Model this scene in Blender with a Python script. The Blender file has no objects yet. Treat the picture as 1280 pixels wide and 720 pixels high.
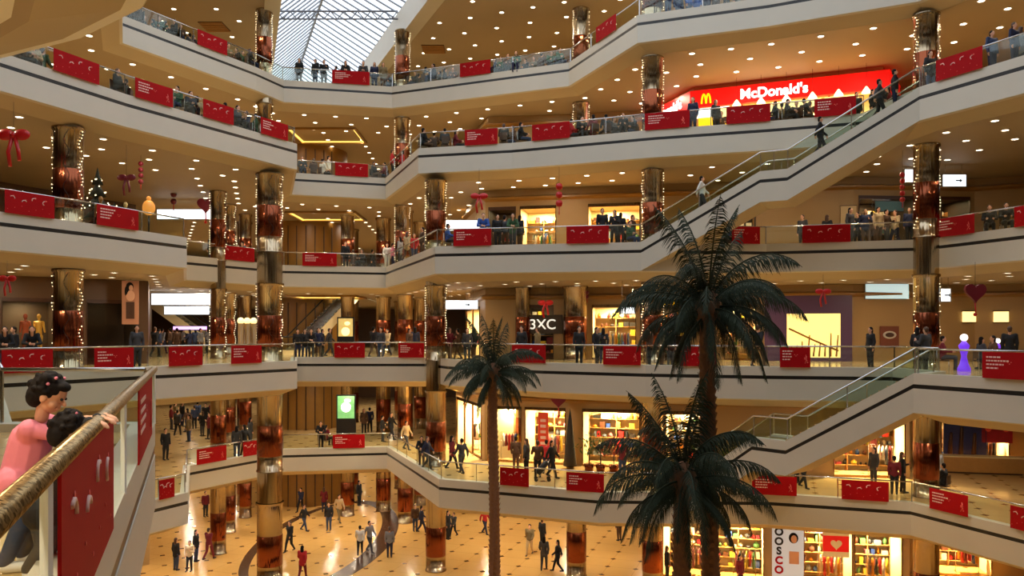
import bpy, bmesh, math, random
from mathutils import Vector, Matrix
from mathutils.geometry import tessellate_polygon
random.seed(7)
R = random.Random(11)
PI = math.pi
SC = bpy.context.scene
COL = SC.collection
H = 5.5            # storey height
ZC = 2 * H + 1.5   # eye height: on the second floor gallery
FL = [0, H, 2 * H, 3 * H, 4 * H, 5 * H]
ROOF = 6 * H - 1.55
LV = ['ground floor', 'first floor', 'second floor', 'third floor', 'fourth floor', 'fifth floor']
ORD = ['first', 'second', 'third', 'fourth', 'fifth', 'sixth', 'seventh', 'eighth', 'ninth', 'tenth', 'eleventh', 'twelfth',
       'thirteenth', 'fourteenth', 'fifteenth', 'sixteenth', 'seventeenth', 'eighteenth', 'nineteenth', 'twentieth',
       'twenty-first', 'twenty-second', 'twenty-third', 'twenty-fourth', 'twenty-fifth', 'twenty-sixth', 'twenty-seventh',
       'twenty-eighth', 'twenty-ninth', 'thirtieth']

# ------------------------------------------------------------------ materials
def lin(c):
    return tuple((v / 12.92 if v <= .04045 else ((v + .055) / 1.055) ** 2.4) for v in c)
def rgb(r, g, b):
    return lin((r / 255, g / 255, b / 255))
MATS = {}
def mat(name, col, rough=.6, metal=0, emis=None, es=0, noise=0, nscale=5, spec=.5, bump=0, coat=0):
    if name in MATS: return MATS[name]
    m = bpy.data.materials.new(name); m.use_nodes = True
    nt = m.node_tree; b = nt.nodes['Principled BSDF']
    b.inputs['Base Color'].default_value = (*col, 1)
    b.inputs['Roughness'].default_value = rough
    b.inputs['Metallic'].default_value = metal
    b.inputs['Specular IOR Level'].default_value = spec
    b.inputs['Coat Weight'].default_value = coat
    if emis:
        b.inputs['Emission Color'].default_value = (*emis, 1)
        b.inputs['Emission Strength'].default_value = es
    if noise or bump:
        tc = nt.nodes.new('ShaderNodeTexCoord')
        n = nt.nodes.new('ShaderNodeTexNoise'); n.inputs['Scale'].default_value = nscale; n.inputs['Detail'].default_value = 4
        nt.links.new(tc.outputs['Object'], n.inputs['Vector'])
        if noise:
            mx = nt.nodes.new('ShaderNodeMix'); mx.data_type = 'RGBA'
            mx.inputs['A'].default_value = (*[c * (1 - noise) for c in col], 1)
            mx.inputs['B'].default_value = (*[min(1, c * (1 + noise)) for c in col], 1)
            nt.links.new(n.outputs['Fac'], mx.inputs['Factor'])
            nt.links.new(mx.outputs['Result'], b.inputs['Base Color'])
        if bump:
            bp = nt.nodes.new('ShaderNodeBump'); bp.inputs['Strength'].default_value = bump
            nt.links.new(n.outputs['Fac'], bp.inputs['Height']); nt.links.new(bp.outputs['Normal'], b.inputs['Normal'])
    MATS[name] = m
    return m

def floor_mat(name, base, base2, dot, tile=1.2, rough=.16, diamond=True):
    m = bpy.data.materials.new(name); m.use_nodes = True
    nt = m.node_tree; b = nt.nodes['Principled BSDF']; N = nt.nodes.new; L = nt.links.new
    tc = N('ShaderNodeTexCoord'); mp = N('ShaderNodeMapping'); mp.inputs['Rotation'].default_value = (0, 0, .33)
    L(tc.outputs['Object'], mp.inputs['Vector'])
    no = N('ShaderNodeTexNoise'); no.inputs['Scale'].default_value = .6; no.inputs['Detail'].default_value = 5
    L(mp.outputs['Vector'], no.inputs['Vector'])
    mx = N('ShaderNodeMix'); mx.data_type = 'RGBA'
    mx.inputs['A'].default_value = (*base, 1); mx.inputs['B'].default_value = (*base2, 1)
    L(no.outputs['Fac'], mx.inputs['Factor'])
    sep = N('ShaderNodeSeparateXYZ'); L(mp.outputs['Vector'], sep.inputs['Vector'])
    def mod(out, off):
        a = N('ShaderNodeMath'); a.operation = 'ADD'; a.inputs[1].default_value = off + 1000 * tile; L(out, a.inputs[0])
        q = N('ShaderNodeMath'); q.operation = 'PINGPONG'; q.inputs[1].default_value = tile / 2; L(a.outputs[0], q.inputs[0])
        return q.outputs[0]
    xa, ya = mod(sep.outputs['X'], 0), mod(sep.outputs['Y'], 0)
    s = N('ShaderNodeMath'); s.operation = 'ADD'; L(xa, s.inputs[0]); L(ya, s.inputs[1])
    lt = N('ShaderNodeMath'); lt.operation = 'LESS_THAN'; lt.inputs[1].default_value = .17; L(s.outputs[0], lt.inputs[0])
    mn = N('ShaderNodeMath'); mn.operation = 'MINIMUM'; L(xa, mn.inputs[0]); L(ya, mn.inputs[1])
    gl = N('ShaderNodeMath'); gl.operation = 'LESS_THAN'; gl.inputs[1].default_value = .008; L(mn.outputs[0], gl.inputs[0])
    m1 = N('ShaderNodeMix'); m1.data_type = 'RGBA'; m1.inputs['B'].default_value = (*[c * .6 for c in base], 1)
    L(mx.outputs['Result'], m1.inputs['A']); L(gl.outputs[0], m1.inputs['Factor'])
    m2 = N('ShaderNodeMix'); m2.data_type = 'RGBA'; m2.inputs['B'].default_value = (*dot, 1)
    L(m1.outputs['Result'], m2.inputs['A'])
    if diamond: L(lt.outputs[0], m2.inputs['Factor'])
    else: m2.inputs['Factor'].default_value = 0
    L(m2.outputs['Result'], b.inputs['Base Color'])
    b.inputs['Roughness'].default_value = rough
    return m

def glass_mat(name, tint=(1, 1, 1), refl=.12):
    m = bpy.data.materials.new(name); m.use_nodes = True
    nt = m.node_tree; nt.nodes.clear(); N = nt.nodes.new; L = nt.links.new
    o = N('ShaderNodeOutputMaterial'); t = N('ShaderNodeBsdfTransparent'); t.inputs['Color'].default_value = (*tint, 1)
    g = N('ShaderNodeBsdfGlossy'); g.inputs['Roughness'].default_value = .03; g.inputs['Color'].default_value = (.95, 1, .97, 1)
    mx = N('ShaderNodeMixShader'); fr = N('ShaderNodeFresnel'); fr.inputs['IOR'].default_value = 1.45
    ml = N('ShaderNodeMath'); ml.operation = 'MULTIPLY'; ml.inputs[1].default_value = refl / .04
    L(fr.outputs[0], ml.inputs[0]); mn = N('ShaderNodeMath'); mn.operation = 'MINIMUM'; mn.inputs[1].default_value = .035
    L(ml.outputs[0], mn.inputs[0]); L(mn.outputs[0], mx.inputs[0]); L(t.outputs[0], mx.inputs[1]); L(g.outputs[0], mx.inputs[2])
    L(mx.outputs[0], o.inputs[0])
    return m

def metal_mat(name, col, rough=.14, streak=.9):
    m = bpy.data.materials.new(name); m.use_nodes = True
    nt = m.node_tree; b = nt.nodes['Principled BSDF']; N = nt.nodes.new; L = nt.links.new
    tc = N('ShaderNodeTexCoord'); mp = N('ShaderNodeMapping'); mp.inputs['Scale'].default_value = (4.5, 4.5, .05)
    L(tc.outputs['Object'], mp.inputs['Vector'])
    n = N('ShaderNodeTexNoise'); n.inputs['Scale'].default_value = 2.2; n.inputs['Detail'].default_value = 2
    L(mp.outputs['Vector'], n.inputs['Vector'])
    bp = N('ShaderNodeBump'); bp.inputs['Strength'].default_value = streak; bp.inputs['Distance'].default_value = .05
    L(n.outputs['Fac'], bp.inputs['Height']); L(bp.outputs['Normal'], b.inputs['Normal'])
    b.inputs['Base Color'].default_value = (*col, 1); b.inputs['Metallic'].default_value = 1; b.inputs['Roughness'].default_value = rough
    return m

M = dict(
    fascia=mat('painted_fascia', rgb(204, 197, 182), .45, noise=.04, nscale=1.2),
    stripe=mat('black_stripe', rgb(28, 26, 24), .3),
    soffit=mat('plaster_soffit', rgb(188, 172, 142), .7, noise=.05, nscale=.8),
    ceiling=mat('tan_ceiling', rgb(168, 150, 124), .6, noise=.06, nscale=.4),
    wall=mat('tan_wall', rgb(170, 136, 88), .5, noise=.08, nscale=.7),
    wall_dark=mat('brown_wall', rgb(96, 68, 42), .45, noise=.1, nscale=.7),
    gold=mat('gold_wall', rgb(150, 108, 48), .35, noise=.15, nscale=1.2),
    ground=floor_mat('ground_stone', rgb(222, 172, 96), rgb(236, 188, 112), rgb(120, 72, 30), 1.5, .2),
    deck=floor_mat('gallery_stone', rgb(214, 180, 120), rgb(228, 196, 140), rgb(150, 100, 50), 1.2, .14),
    band=mat('dark_floor_band', rgb(78, 52, 34), .25, noise=.25, nscale=1.5),
    glass=glass_mat('clear_glass', (.93, .97, .94), .05),
    greenglass=glass_mat('green_glass', (.68, .78, .7), .06),
    shopglass=glass_mat('shop_glass', (.97, .98, .97), .04),
    roofglass=glass_mat('roof_glass', (.97, .99, 1), .04),
    steel=mat('brushed_steel', rgb(200, 200, 200), .25, 1),
    white=mat('white_metal', rgb(235, 235, 235), .35),
    chrome=metal_mat('chrome_cladding', rgb(178, 160, 132), .13),
    copper=metal_mat('copper_cladding', rgb(136, 74, 50), .15),
    bronze=metal_mat('bronze_cladding', rgb(150, 112, 70), .14),
    lamp=mat('lamp_glow', (1, 1, 1), .5, emis=(1, .86, .62), es=9),
    bulb=mat('bulb_glow', (1, 1, 1), .5, emis=(1, .8, .45), es=3.2),
    lit=mat('lit_panel', (1, 1, 1), .5, emis=(.85, .93, 1), es=1.5),
    litwarm=mat('lit_warm_panel', (1, .9, .6), .5, emis=(1, .78, .3), es=1.3),
    redsign=mat('lit_red_sign', rgb(220, 10, 10), .4, emis=rgb(235, 12, 8), es=.75),
    redban=mat('red_banner', rgb(164, 6, 14), .7, noise=.12, nscale=3, spec=.15),
    banwhite=mat('banner_white', rgb(240, 200, 190), .5),
    banpink=mat('banner_pink', rgb(228, 90, 80), .5),
    signwhite=mat('lit_white_letter', (1, 1, 1), .5, emis=(1, 1, 1), es=1.6),
    signyellow=mat('lit_yellow_letter', rgb(255, 200, 0), .5, emis=rgb(255, 200, 10), es=1.2),
    black=mat('black_paint', rgb(22, 20, 20), .4),
    darkwood=mat('dark_wood', rgb(70, 42, 24), .4, noise=.2),
    wood=mat('shop_wood', rgb(190, 140, 80), .45, noise=.15),
    purple=mat('purple_panel', rgb(88, 62, 96), .4),
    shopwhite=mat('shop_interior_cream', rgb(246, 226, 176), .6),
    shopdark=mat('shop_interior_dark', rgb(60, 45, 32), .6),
    frond=mat('palm_leaf', rgb(46, 56, 42), .7, noise=.35, nscale=9, spec=.2),
    trunk=mat('palm_trunk', rgb(122, 84, 58), .85, noise=.35, nscale=14, bump=.6),
    skin=mat('skin', rgb(214, 160, 128), .55), hair=mat('black_hair', rgb(24, 19, 18), .8, noise=.5, nscale=90, bump=.6, spec=.2),
    hairb=mat('brown_hair', rgb(72, 45, 28), .5), pinkshirt=mat('pink_shirt', rgb(232, 136, 158), .8, noise=.05, nscale=20),
)

def glitter(name):
    m = bpy.data.materials.new(name); m.use_nodes = True
    nt = m.node_tree; b = nt.nodes['Principled BSDF']; N = nt.nodes.new; L = nt.links.new
    tc = N('ShaderNodeTexCoord'); v = N('ShaderNodeTexVoronoi'); v.inputs['Scale'].default_value = 60
    L(tc.outputs['Object'], v.inputs['Vector'])
    cr = N('ShaderNodeValToRGB'); e = cr.color_ramp.elements
    e[0].position = 0; e[0].color = (*rgb(52, 38, 20), 1); e[1].position = 1; e[1].color = (*rgb(190, 160, 112), 1)
    L(v.outputs['Color'], cr.inputs['Fac']); L(cr.outputs['Color'], b.inputs['Base Color'])
    bp = N('ShaderNodeBump'); bp.inputs['Strength'].default_value = .8; L(v.outputs['Distance'], bp.inputs['Height'])
    L(bp.outputs['Normal'], b.inputs['Normal'])
    b.inputs['Metallic'].default_value = .8; b.inputs['Roughness'].default_value = .33
    return m
M['glitter'] = glitter('glittery_gold_rail')

# ------------------------------------------------------------------ mesh building
class MB:
    def __init__(s): s.v = []; s.f = []; s.m = []; s.sm = []
    def quad(s, a, b, c, d, mi=0):
        n = len(s.v); s.v += [tuple(a), tuple(b), tuple(c), tuple(d)]; s.f.append((n, n + 1, n + 2, n + 3)); s.m.append(mi); s.sm.append(False)
    def box(s, x0, x1, y0, y1, z0, z1, mi=0, T=None):
        n = len(s.v)
        P = [Vector((x, y, z)) for z in (z0, z1) for y in (y0, y1) for x in (x0, x1)]
        if T: P = [T @ p for p in P]
        s.v += [tuple(p) for p in P]
        for q in ((0, 2, 3, 1), (4, 5, 7, 6), (0, 1, 5, 4), (2, 6, 7, 3), (0, 4, 6, 2), (1, 3, 7, 5)):
            s.f.append(tuple(n + i for i in q)); s.m.append(mi); s.sm.append(False)
    def tube(s, pts, rad, seg=8, mi=0, cap=True, sx=1):
        pts = [Vector(p) for p in pts]
        if not isinstance(rad, (list, tuple)): rad = [rad] * len(pts)
        n0 = len(s.v); prev = None
        for i, p in enumerate(pts):
            t = (pts[min(i + 1, len(pts) - 1)] - pts[max(i - 1, 0)]).normalized()
            up = Vector((0, 0, 1)) if abs(t.z) < .95 else Vector((0, 1, 0))
            u = t.cross(up).normalized() if prev is None else (prev - t * prev.dot(t)).normalized()
            prev = u; w = t.cross(u)
            for k in range(seg):
                a = 2 * PI * k / seg
                s.v.append(tuple(p + u * math.cos(a) * rad[i] * sx + w * math.sin(a) * rad[i]))
        for i in range(len(pts) - 1):
            for k in range(seg):
                a = n0 + i * seg + k; b = n0 + i * seg + (k + 1) % seg
                s.f.append((a, b, b + seg, a + seg)); s.m.append(mi); s.sm.append(True)
        if cap:
            s.f.append(tuple(n0 + k for k in reversed(range(seg)))); s.m.append(mi); s.sm.append(False)
            l = n0 + (len(pts) - 1) * seg
            s.f.append(tuple(l + k for k in range(seg))); s.m.append(mi); s.sm.append(False)
    def lathe(s, prof, seg=16, mi=0, c=(0, 0, 0), smooth=True):
        n0 = len(s.v)
        for r, z in prof:
            for k in range(seg):
                a = 2 * PI * k / seg; s.v.append((c[0] + r * math.cos(a), c[1] + r * math.sin(a), c[2] + z))
        for i in range(len(prof) - 1):
            for k in range(seg):
                a = n0 + i * seg + k; b = n0 + i * seg + (k + 1) % seg
                s.f.append((a, b, b + seg, a + seg)); s.m.append(mi if not isinstance(mi, list) else mi[i]); s.sm.append(smooth)
    def ball(s, c, r, seg=10, mi=0, T=None):
        if not isinstance(r, (list, tuple)): r = (r, r, r)
        c = Vector(c); n0 = len(s.v); rings = max(4, seg // 2 + 1)
        for i in range(rings + 1):
            th = PI * i / rings
            for k in range(seg):
                a = 2 * PI * k / seg
                p = Vector((r[0] * math.sin(th) * math.cos(a), r[1] * math.sin(th) * math.sin(a), r[2] * math.cos(th)))
                if T: p = T @ p
                s.v.append(tuple(c + p))
        for i in range(rings):
            for k in range(seg):
                a = n0 + i * seg + k; b = n0 + i * seg + (k + 1) % seg
                s.f.append((a, a + seg, b + seg, b)); s.m.append(mi); s.sm.append(True)
    def capsule(s, p0, p1, r0, r1, seg=12):
        p0, p1 = Vector(p0), Vector(p1); d = p1 - p0; L = max(d.length, 1e-5); d /= L
        pts = []; rad = []
        for k in range(5):
            a = PI / 2 * k / 4; pts.append(p0 - d * r0 * math.cos(a)); rad.append(max(.0005, r0 * math.sin(a)))
        for k in range(5):
            a = PI / 2 * k / 4; pts.append(p1 + d * r1 * math.sin(a)); rad.append(max(.0005, r1 * math.cos(a)))
        s.tube(pts, rad, seg)
    def mesh(s, name, mats):
        me = bpy.data.meshes.new(name); me.from_pydata(s.v, [], s.f)
        for m in mats: me.materials.append(m)
        me.polygons.foreach_set('material_index', s.m); me.polygons.foreach_set('use_smooth', s.sm)
        me.update(); return me
    def build(s, name, mats, parent=None, loc=None, rz=0):
        if not isinstance(mats, (list, tuple)): mats = [mats]
        return link(name, s.mesh(name, mats), parent, loc, rz)

def link(name, data, parent=None, loc=None, rz=0):
    o = bpy.data.objects.new(name, data); COL.objects.link(o)
    if parent: o.parent = parent
    if loc is not None: o.location = loc
    o.rotation_euler = (0, 0, rz)
    return o
def tag(o, label, cat, group=None, kind=None):
    o['label'] = label; o['category'] = cat
    if group: o['group'] = group
    if kind: o['kind'] = kind
    return o
def empty(name, label, cat, loc=(0, 0, 0), rz=0, group=None):
    return tag(link(name, None, None, loc, rz), label, cat, group)
def struct(o, label=None):
    o['kind'] = 'structure'
    if label: o['label'] = label
    return o
def kids(o): return list(o.children)
def copy_tree(o, parent=None):
    ch = KID.get(o.name, [])
    c = o.copy(); COL.objects.link(c)
    if parent is not None: c.parent = parent
    KID[c.name] = [copy_tree(k, c) for k in ch]
    return c
KID = {}
def reg(o):
    KID[o.name] = [c for c in bpy.data.objects if c.parent == o]
    for c in KID[o.name]: reg(c)
def text(name, s, size, m, parent, loc, rx=PI / 2, rz=0, ext=.02, align='CENTER', bold=.0):
    cu = bpy.data.curves.new(name, 'FONT'); cu.body = s; cu.size = size; cu.extrude = ext; cu.align_x = align; cu.align_y = 'CENTER'
    cu.offset = bold
    cu.materials.append(m)
    o = bpy.data.objects.new(name, cu); COL.objects.link(o); o.parent = parent; o.location = loc; o.rotation_euler = (rx, 0, rz)
    return o
def lamp_light(loc, power, col=(1, .78, .5), size=.22, rot=(0, 0, 0), spread=PI):
    l = bpy.data.lights.new('downlight_lamp', 'AREA'); l.shape = 'DISK'; l.size = size; l.energy = power; l.color = col; l.spread = spread
    o = bpy.data.objects.new('downlight_lamp', l); COL.objects.link(o); o.location = loc; o.rotation_euler = rot
    return o

# ------------------------------------------------------------------ plan of the galleries (rings of the atrium void, running right to left)
NEAR2 = [(-18.3, 24), (-17, 21), (-11.6, 18.2), (-7.7, 12.3), (-5.5, 12.3), (-1.24, 1.6), (.2, .4), (6, -1), (14, 0)]
NEAR3 = [(-19, 22), (-15, 14), (-8, 9.3), (-5.3, 8.2), (-4.1, 7.6), (-3.2, 6.9), (-1.5, 4.5), (.5, 2), (8, 0), (18, 2)]
RING = {
    1: [(20, 20), (17.8, 27.9), (16.1, 32.3), (10.9, 34.1), (3.7, 34.4), (0, 36), (-3.4, 37.4), (-7.5, 48), (-13.4, 47), (-16.6, 41.2),
        (-13.9, 34.3), (-14.5, 33), (-17.5, 27)] + NEAR2,
    2: [(19, 12), (15, 23.4), (13.4, 26.7), (14.9, 28.2), (14.7, 30.9), (10.2, 32), (5.6, 33.5), (1.4, 36), (-3.2, 40.5), (-4.8, 43.9),
        (-11.8, 43.9), (-10.3, 38.3), (-14.5, 32), (-17.2, 26.9)] + NEAR2,
    3: [(22, 20), (19.9, 31.1), (18.3, 35.6), (11.9, 37.4), (8.6, 37), (5.9, 36.6), (0, 37.7), (-3.7, 38.5), (-8, 50.7), (-14, 49.3),
        (-17.5, 43), (-14.2, 34.9), (-15.9, 30.6), (-17.5, 27.4)] + NEAR3,
    4: [(20, 20), (17.8, 27.8), (16, 31.4), (15.4, 35.2), (11.7, 36.5), (6.8, 38), (0, 40.7), (-4.9, 41.9), (-7.9, 50), (-13.3, 48.3),
        (-11, 40.9), (-12.3, 38.5), (-15.6, 32.4), (-17.6, 27.5)] + NEAR3,
    5: [(22, 20), (20, 28), (17, 33.4), (11.6, 36.1), (6, 38.2), (3.2, 44.9), (0, 46.2), (-7.4, 49.3), (-13.7, 48), (-14.6, 45.7),
        (-18.6, 38.2), (-15, 30.7), (-17.6, 25)] + NEAR3,
}
MOUTH = {2: [2], 3: [4], 4: [2]}   # ring segments left open for the stairs
OUT = [(-46, -12), (42, -12), (42, 86), (-46, 86)]
V3 = lambda p, z=0: Vector((p[0], p[1], z))
def mitres(pts, closed=True):
    n = len(pts); out = []
    for i in range(n):
        a = Vector(pts[(i - 1) % n][:2]) if (closed or i > 0) else None
        b = Vector(pts[i][:2]); c = Vector(pts[(i + 1) % n][:2]) if (closed or i < n - 1) else None
        ns = []
        if a is not None: d = (b - a).normalized(); ns.append(Vector((d.y, -d.x)))
        if c is not None: d = (c - b).normalized(); ns.append(Vector((d.y, -d.x)))
        m = sum(ns, Vector((0, 0)));
        if m.length < .2: m = ns[0].copy()
        m.normalize(); k = 1 / max(.45, m.dot(ns[0])); out.append(m * k)
    return out
def offset(pts, o, closed=True):
    return [(p[0] + m.x * o, p[1] + m.y * o) for p, m in zip(pts, mitres(pts, closed))]
def sweep(mb, pts, prof, mis, closed=True, z=0, capends=False):
    ms = mitres(pts, closed); n = len(pts); k = len(prof); n0 = len(mb.v)
    for p, m in zip(pts, ms):
        pz = p[2] if len(p) > 2 else z
        for o, h in prof: mb.v.append((p[0] + m.x * o, p[1] + m.y * o, pz + h))
    for i in range(n if closed else n - 1):
        a = n0 + i * k; b = n0 + ((i + 1) % n) * k
        for j in range(k - 1):
            mb.f.append((a + j, b + j, b + j + 1, a + j + 1)); mb.m.append(mis[j]); mb.sm.append(False)
    if capends:
        for a in (n0, n0 + (n - 1) * k):
            mb.f.append(tuple(range(a, a + k))); mb.m.append(mis[-1]); mb.sm.append(False)
def holed(outer, holes, z, flip=False):
    loops = [[V3(p, z) for p in outer]] + [[V3(p, z) for p in h] for h in holes]
    tris = tessellate_polygon(loops); vs = [v for l in loops for v in l]; mb = MB()
    mb.v = [tuple(v) for v in vs]
    for t in tris:
        a, b, c = (vs[i] for i in t); up = (b - a).cross(c - a).z > 0
        t = tuple(t) if up != flip else tuple(reversed(t))
        mb.f.append(t); mb.m.append(0); mb.sm.append(False)
    return mb
FPROF = [(.32, 0), (.32, .12), (-.012, .12), (-.012, -.24), (0, -.24), (0, -.38), (-.012, -.38), (-.012, -1.2), (.12, -1.25), (.85, -1.55)]
FMI = [0, 0, 0, 0, 1, 0, 0, 0, 2]

g = MB(); g.quad((-46, -12, 0), (42, -12, 0), (42, 86, 0), (-46, 86, 0)); struct(g.build('floor', M['ground']))
for L in range(1, 6):
    struct(holed(OUT, [offset(RING[L], .02)], FL[L]).build('floor', M['deck']))
    struct(holed(OUT, [offset(RING[L], .84)], FL[L] - 1.55, True).build('ceiling', M['ceiling']))
    f = MB(); sweep(f, RING[L], FPROF, FMI, z=FL[L]); struct(f.build('trim_%d' % L, [M['fascia'], M['stripe'], M['soffit']]))
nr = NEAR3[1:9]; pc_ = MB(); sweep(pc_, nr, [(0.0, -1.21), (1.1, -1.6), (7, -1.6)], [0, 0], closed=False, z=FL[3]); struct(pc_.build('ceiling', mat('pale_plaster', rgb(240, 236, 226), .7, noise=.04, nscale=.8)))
# roof ceiling with the skylight opening
SKY = [(-4.2, 44), (-16.8, 74), (-22.8, 74), (-12.6, 44)]
SKN = [(17, 5), (17, 43), (-17, 43), (-17, 5)]
struct(holed(OUT, [SKY, SKN], ROOF, True).build('ceiling', M['ceiling']))
up = MB()
for S_ in (SKY, SKN): sweep(up, S_, [(0, 0), (0, 1.6)], [0], z=ROOF); sweep(up, S_, [(.9, -.005), (.9, -.12), (0, -.12), (0, 0)], [0, 0, 0], z=ROOF)
struct(up.build('trim_6', M['fascia']))
for nm, a, b in (('wall_back', (-46, 86), (42, 86)), ('wall_right', (42, 86), (42, -12)), ('wall_front', (42, -12), (-46, -12)), ('wall_left', (-46, -12), (-46, 86))):
    w = MB(); w.quad((*a, 0), (*b, 0), (*b, ROOF), (*a, ROOF)); struct(w.build(nm, M['wall_dark']))

# gable skylights: glass, ridge, rafters, trusses
def lerp(a, b, t): return tuple(x + (y - x) * t for x, y in zip(a, b))
grey = mat('grey_bar', rgb(158, 165, 178), .5)
def skylight(Q, label, NB, fr, bar, trs, ridge=.55):
    sk = empty('skylight', label, 'skylight', (0, 0, ROOF + 1.6)); rr0, rr1, ll1, ll0 = Q; z1 = 2.6
    mid0 = lerp(rr0, ll0, ridge); mid1 = lerp(rr1, ll1, ridge); gm, bm_, rm = MB(), MB(), MB()
    gm.quad((*rr0, 0), (*rr1, 0), (*mid1, z1), (*mid0, z1)); gm.quad((*mid0, z1), (*mid1, z1), (*ll1, 0), (*ll0, 0))
    for a, b, c in ((rr0, mid0, ll0), (rr1, mid1, ll1)): gm.v += [(*a, 0), (*b, z1), (*c, 0)]; gm.f.append((len(gm.v) - 3, len(gm.v) - 2, len(gm.v) - 1)); gm.m.append(0); gm.sm.append(False)
    for i in range(NB + 1):
        t = i / NB; r_ = lerp(rr0, rr1, t); l_ = lerp(ll0, ll1, t); m_ = lerp(mid0, mid1, t)
        bm_.tube([(*r_, 0), (*m_, z1)], bar, 4, cap=False); bm_.tube([(*l_, 0), (*m_, z1)], bar, 4, cap=False)
    rm.tube([(*mid0, z1), (*mid1, z1)], .1, 6)
    gm.build('glass_pane', M['roofglass'], sk); bm_.build('glazing_bars', grey, sk); rm.build('ridge', grey, sk)
    for t in trs:
        tr = MB(); r_ = lerp(rr0, rr1, t); l_ = lerp(ll0, ll1, t); tr.tube([(*r_, .1), (*l_, .1)], .06, 6); tr.tube([(*r_, -.4), (*l_, -.4)], .05, 6)
        for k in range(9):
            p = lerp(r_, l_, k / 9); q = lerp(r_, l_, (k + .5) / 9); tr.tube([(*p, .1), (*q, -.4)], .035, 4); p2 = lerp(r_, l_, (k + 1) / 9); tr.tube([(*q, -.4), (*p2, .1)], .035, 4)
        tr.build('truss', mat('dark_grey_truss', rgb(110, 112, 122), .5), sk)
skylight(SKY, 'long gabled glass skylight with grey glazing bars beyond the top gallery', 36, 0, .065, (.25, .75))
skylight(SKN, 'wide gabled glass roof above the middle of the atrium', 24, 0, .06, (.25, .5, .75))

# ------------------------------------------------------------------ where a sight line meets a ring or a wall
def hit(pts, px, ymin=20, closed=True, ymax=200):
    k = (px - 640) / 1000; best = None; n = len(pts)
    for i in range(n if closed else n - 1):
        a, b = pts[i], pts[(i + 1) % n]
        fa, fb = a[0] - k * a[1], b[0] - k * b[1]
        if fa * fb > 0 or fa == fb: continue
        t = fa / (fa - fb); y = a[1] + (b[1] - a[1]) * t
        if ymin < y < ymax and (best is None or y < best[1]): best = (a[0] + (b[0] - a[0]) * t, y, i, t)
    return best
def at(px, py, Y): return Vector(((px - 640) / 1000 * Y, Y, ZC - (py - 415) / 1000 * Y))

# ------------------------------------------------------------------ balustrades
def balustrade(pts, label, rail=.03, railmat=None, closedz=0, post=2.4, group='glass balustrades around the atrium', plist=None):
    """pts: two or more 3D points along the edge"""
    o = empty('glass_balustrade', label, 'balustrade', pts[0], group=group)
    P0 = Vector(pts[0]); q = [Vector(p) - P0 for p in pts]
    g = MB(); h = MB(); 
    h.tube([p + Vector((0, 0, .93)) for p in q], rail, 8)
    ps = []
    for a, b in zip(q[:-1], q[1:]):
        d = b - a; d2 = Vector((d.x, d.y, 0)); n = Vector((-d.y, d.x, 0)).normalized() * .008
        for s in (n, -n):
            g.quad(a + s + Vector((0, 0, .1)), b + s + Vector((0, 0, .1)), b + s + Vector((0, 0, .9)), a + s + Vector((0, 0, .9)))
        k = max(1, round(d2.length / post)); ps += [a + d * (j / k) for j in range(k + (1 if b is q[-1] else 0))]
    g.build('glass_panel', M['glass'], o); h.build('handrail', railmat or M['steel'], o)
    if plist: ps = [q[0] + (q[1] - q[0]) * ((pts[0][1] - y) / (pts[0][1] - pts[1][1])) for y in plist]
    me = None
    for p in ps:
        if me is None:
            c = MB(); c.box(-.018, .018, -.018, .018, .1, .92); me = c.mesh('post', [M['steel']])
        link('post', me, o, p)
    return o
for L in range(1, 6):
    ring = offset(RING[L], .12); n = len(ring); cnt = 0
    segs = [i for i in range(n) if i not in MOUTH.get(L, [])]
    def vis(i):
        a, b = ring[i], ring[(i + 1) % n]
        ok = False
        for t in (0.02, .25, .5, .75, .98):
            x = a[0] + (b[0] - a[0]) * t; y = a[1] + (b[1] - a[1]) * t
            if y > 1.7 and abs(x / y) < .66: ok = True
        if L != 2 and max(a[1], b[1]) < 24: ok = False
        return ok
    segs = sorted([i for i in segs if vis(i)], key=lambda i: ring[i][0] / max(1, ring[i][1]))
    for i in segs:
        a, b = ring[i], ring[(i + 1) % n]
        if L == 2 and a == ring[n - 5]:   # the near rail beside the children
            d = Vector(b) - Vector(a)
            a, b = RING[2][n - 5], RING[2][n - 4]; o = balustrade([(*a, FL[2]), (*b, FL[2])], 'near glass balustrade with thick glittering gold handrail that the two children lean on', .05, M['glitter'], post=3.6, plist=[12.2, 10.5, 6.9, 3.28, 1.7])
            for c in o.children:
                if c.name.startswith('post'): c.data = c.data; c.scale = (.7, .7, 1)
            continue
        lab = 'clear glass balustrade with steel handrail, %s stretch from the left, %s gallery' % (ORD[cnt], LV[L])
        cnt += 1
        balustrade([(*a, FL[L]), (*b, FL[L])], lab)
# white posts of the near balustrade are white metal
for o in bpy.data.objects:
    if o.type == 'MESH' and o.parent and 'near glass' in str(o.parent.get('label', '')) and o.name.startswith('post'):
        o.data = o.data.copy(); o.data.materials[0] = M['white']; o.scale = (1, 1, 1)

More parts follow.
